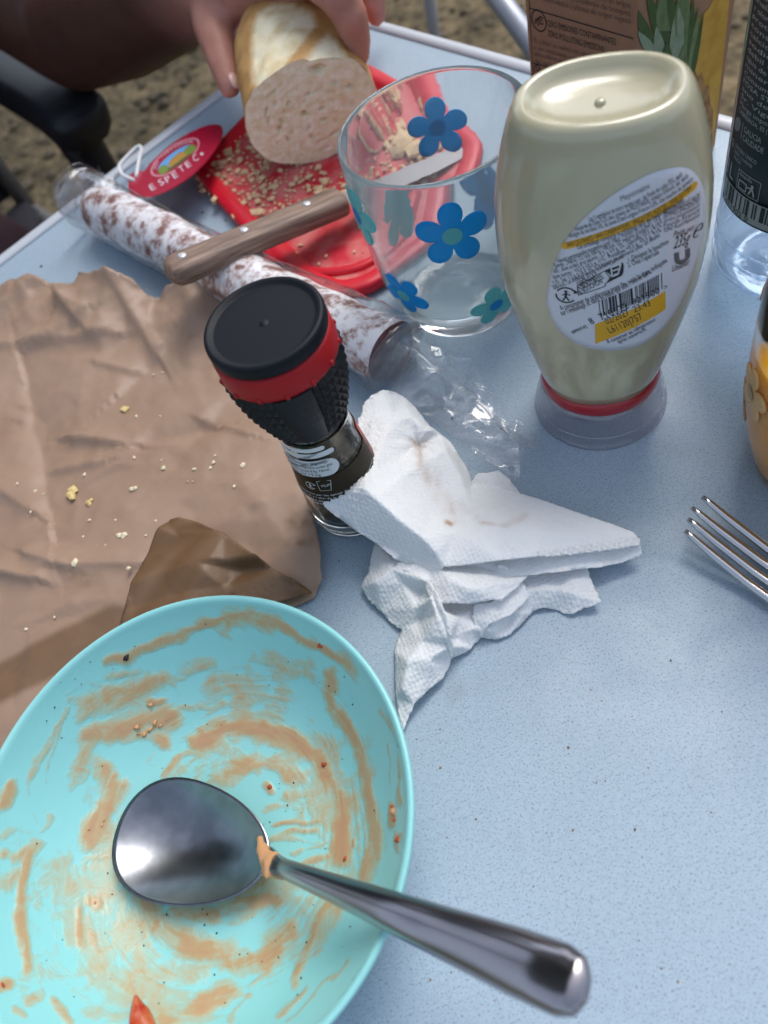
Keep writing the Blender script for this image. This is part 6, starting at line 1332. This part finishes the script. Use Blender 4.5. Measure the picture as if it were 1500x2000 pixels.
# ================================================================== FORK
tips = [at(1372, 970, .0135), at(1351, 991, .0135), at(1344, 1013, .0135), at(1338, 1036, .0135)]
fd = at(1500, 1120, .006) - at(1351, 1003, .0135); fd[2] = 0; fd /= np.linalg.norm(fd); fy = np.array([-fd[1], fd[0], 0]); tc0 = (tips[0] + tips[3]) / 2
fork = thing('fork', 'steel fork with four tines pointing left, at the right edge', 'fork', tuple(tc0))
M['fork_steel'] = mat('fork_steel', (.55, .55, .55), .2, 1.0)
wd = (tips[0] - tips[3]) @ fy
offs = np.linspace(wd / 2, -wd / 2, 4)
if abs(wd) < .012: offs = np.linspace(.008, -.008, 4) * np.sign(wd)
def fz(x): return float(np.interp(x, [0, .012, .03, .048, .06, .075, .10, .15, .19], [.0135, .0098, .0058, .0042, .0052, .0110, .0170, .0130, .0075]))
for i, (tp_, of) in enumerate(zip(tips, offs)):
    x0_ = (tp_ - tc0) @ fd; y0_ = (tp_ - tc0) @ fy; Pn_ = []
    for e in np.linspace(0, 1, 14): x = x0_ + (.047 - x0_) * e; y = y0_ * (1 - e) + of * e; q = fd * x + fy * y; Pn_.append((q[0], q[1], fz(max(0, x - x0_ * (1 - e)))))
    w = np.interp(np.linspace(0, 1, 14), [0, .06, .3, 1], [.0009, .0014, .0019, .0022]); V, Fc = tube(Pn_, w, 10, flat=.75); fix(mesh('tine', V, Fc, M['fork_steel'], fork))
prof_ = [(.044, .0108, .0016), (.050, .0112, .0017), (.058, .0108, .0018), (.066, .0080, .0019), (.073, .0045, .0022), (.082, .0034, .0026), (.10, .0040, .0028), (.14, .0070, .003), (.18, .0095, .003), (.19, .0090, .0026), (.195, .004, .0016)]
pp_ = spl(prof_, 50); V = []
for x, w, h in pp_:
    z = fz(x)
    for k in range(20): a = 2 * math.pi * k / 20; q = fd * x + fy * w * sup(math.cos(a), .8); V.append((q[0], q[1], z + h * .6 * math.sin(a)))
fix(mesh('handle', V, [(i * 20 + k, i * 20 + (k + 1) % 20, (i + 1) * 20 + (k + 1) % 20, (i + 1) * 20 + k) for i in range(49) for k in range(20)] + [tuple(range(20)), tuple(range(980, 1000))], M['fork_steel'], fork))
fork.location.z = 0

# crumbs and ground pepper dropped on the table
V, Fc = [], []
for px, s_ in [((883, 817), .0007), ((978, 838), .0005), ((738, 1360), .0012), ((752, 1376), .0015), ((1020, 1215), .0005), ((1110, 1460), .0005), ((930, 1600), .0004), ((1310, 1290), .0005), ((662, 1095), .0005), ((1240, 1620), .0005), ((1410, 1390), .0004), ((860, 1500), .0005), ((80, 520), .001), ((430, 395), .0012), ((395, 415), .001), ((360, 440), .0009), ((440, 430), .0007)] + [(tuple(rng.uniform((660, 1100), (1480, 1980))), rng.uniform(.00018, .0004)) for _ in range(70)]:
    v, f_ = lump(at(px[0], px[1], s_ * .3), s_); k = len(V); V += v; Fc += [tuple(i + k for i in q) for q in f_]
o = mesh('table_specks', V, Fc, mat('speck', (.10, .07, .05), .8, noise=(30, 1, (.30, .18, .09))), smooth=False); o['kind'] = 'stuff'; o['label'] = 'tiny crumbs and ground pepper dropped on the table top'
# ================================================================== UNSEEN TREES ADDED ROUND THE PITCH (to shade the far side and darken reflections)
M['leaf'] = mat('leaf', (.045, .075, .022), .6, noise=(3, 1, (.08, .11, .04)))
V, Fc = [], []
def leaves(c, R, n_, s):
    for _ in range(n_):
        d = rng.normal(0, 1, 3); d /= np.linalg.norm(d); p = np.array(c) + d * np.array(R) * rng.uniform(.55, 1.05); a = rng.normal(0, 1, 3); a /= np.linalg.norm(a); b_ = np.cross(a, rng.normal(0, 1, 3)); b_ /= np.linalg.norm(b_)
        k = len(V); V.extend([p - a * s, p + b_ * s * .5, p + a * s, p - b_ * s * .5]); Fc.append((k, k + 1, k + 2, k + 3))
for k in range(46):
    a = 2 * math.pi * k / 46 + rng.uniform(-.05, .05); r = rng.uniform(9, 13); h = rng.uniform(2.4, 4.2)
    leaves((r * math.sin(a), r * math.cos(a), GZ + h * .5), (1.3, 1.3, h * .55), 260, .22)
for c, R in (((-1.6, 4.2, 4.0), (2.4, 1.9, 1.5)), ((.6, 4.6, 4.6), (2.2, 1.8, 1.6)), ((-3.2, 2.6, 3.8), (1.7, 1.8, 1.4)), ((-.6, 3.4, 5.4), (2.0, 1.6, 1.0))): leaves(c, R, 2600, .14)
for x, y in ((-1.6, 5.0), (1.2, 5.2), (-3.6, 3.2)):
    v, f_ = tube([(x, y, GZ - .05), (x + .1, y - .1, 1.2), (x - .05, y - .3, 3.4)], [.16, .13, .08], 10, up=(1, 0, 0)); k = len(V); V += list(v); Fc += [tuple(i + k for i in q) for q in f_]
o = mesh('woodland', V, Fc, M['leaf'], smooth=False); o['kind'] = 'stuff'; o['label'] = 'trees and bushes standing round the camping pitch'
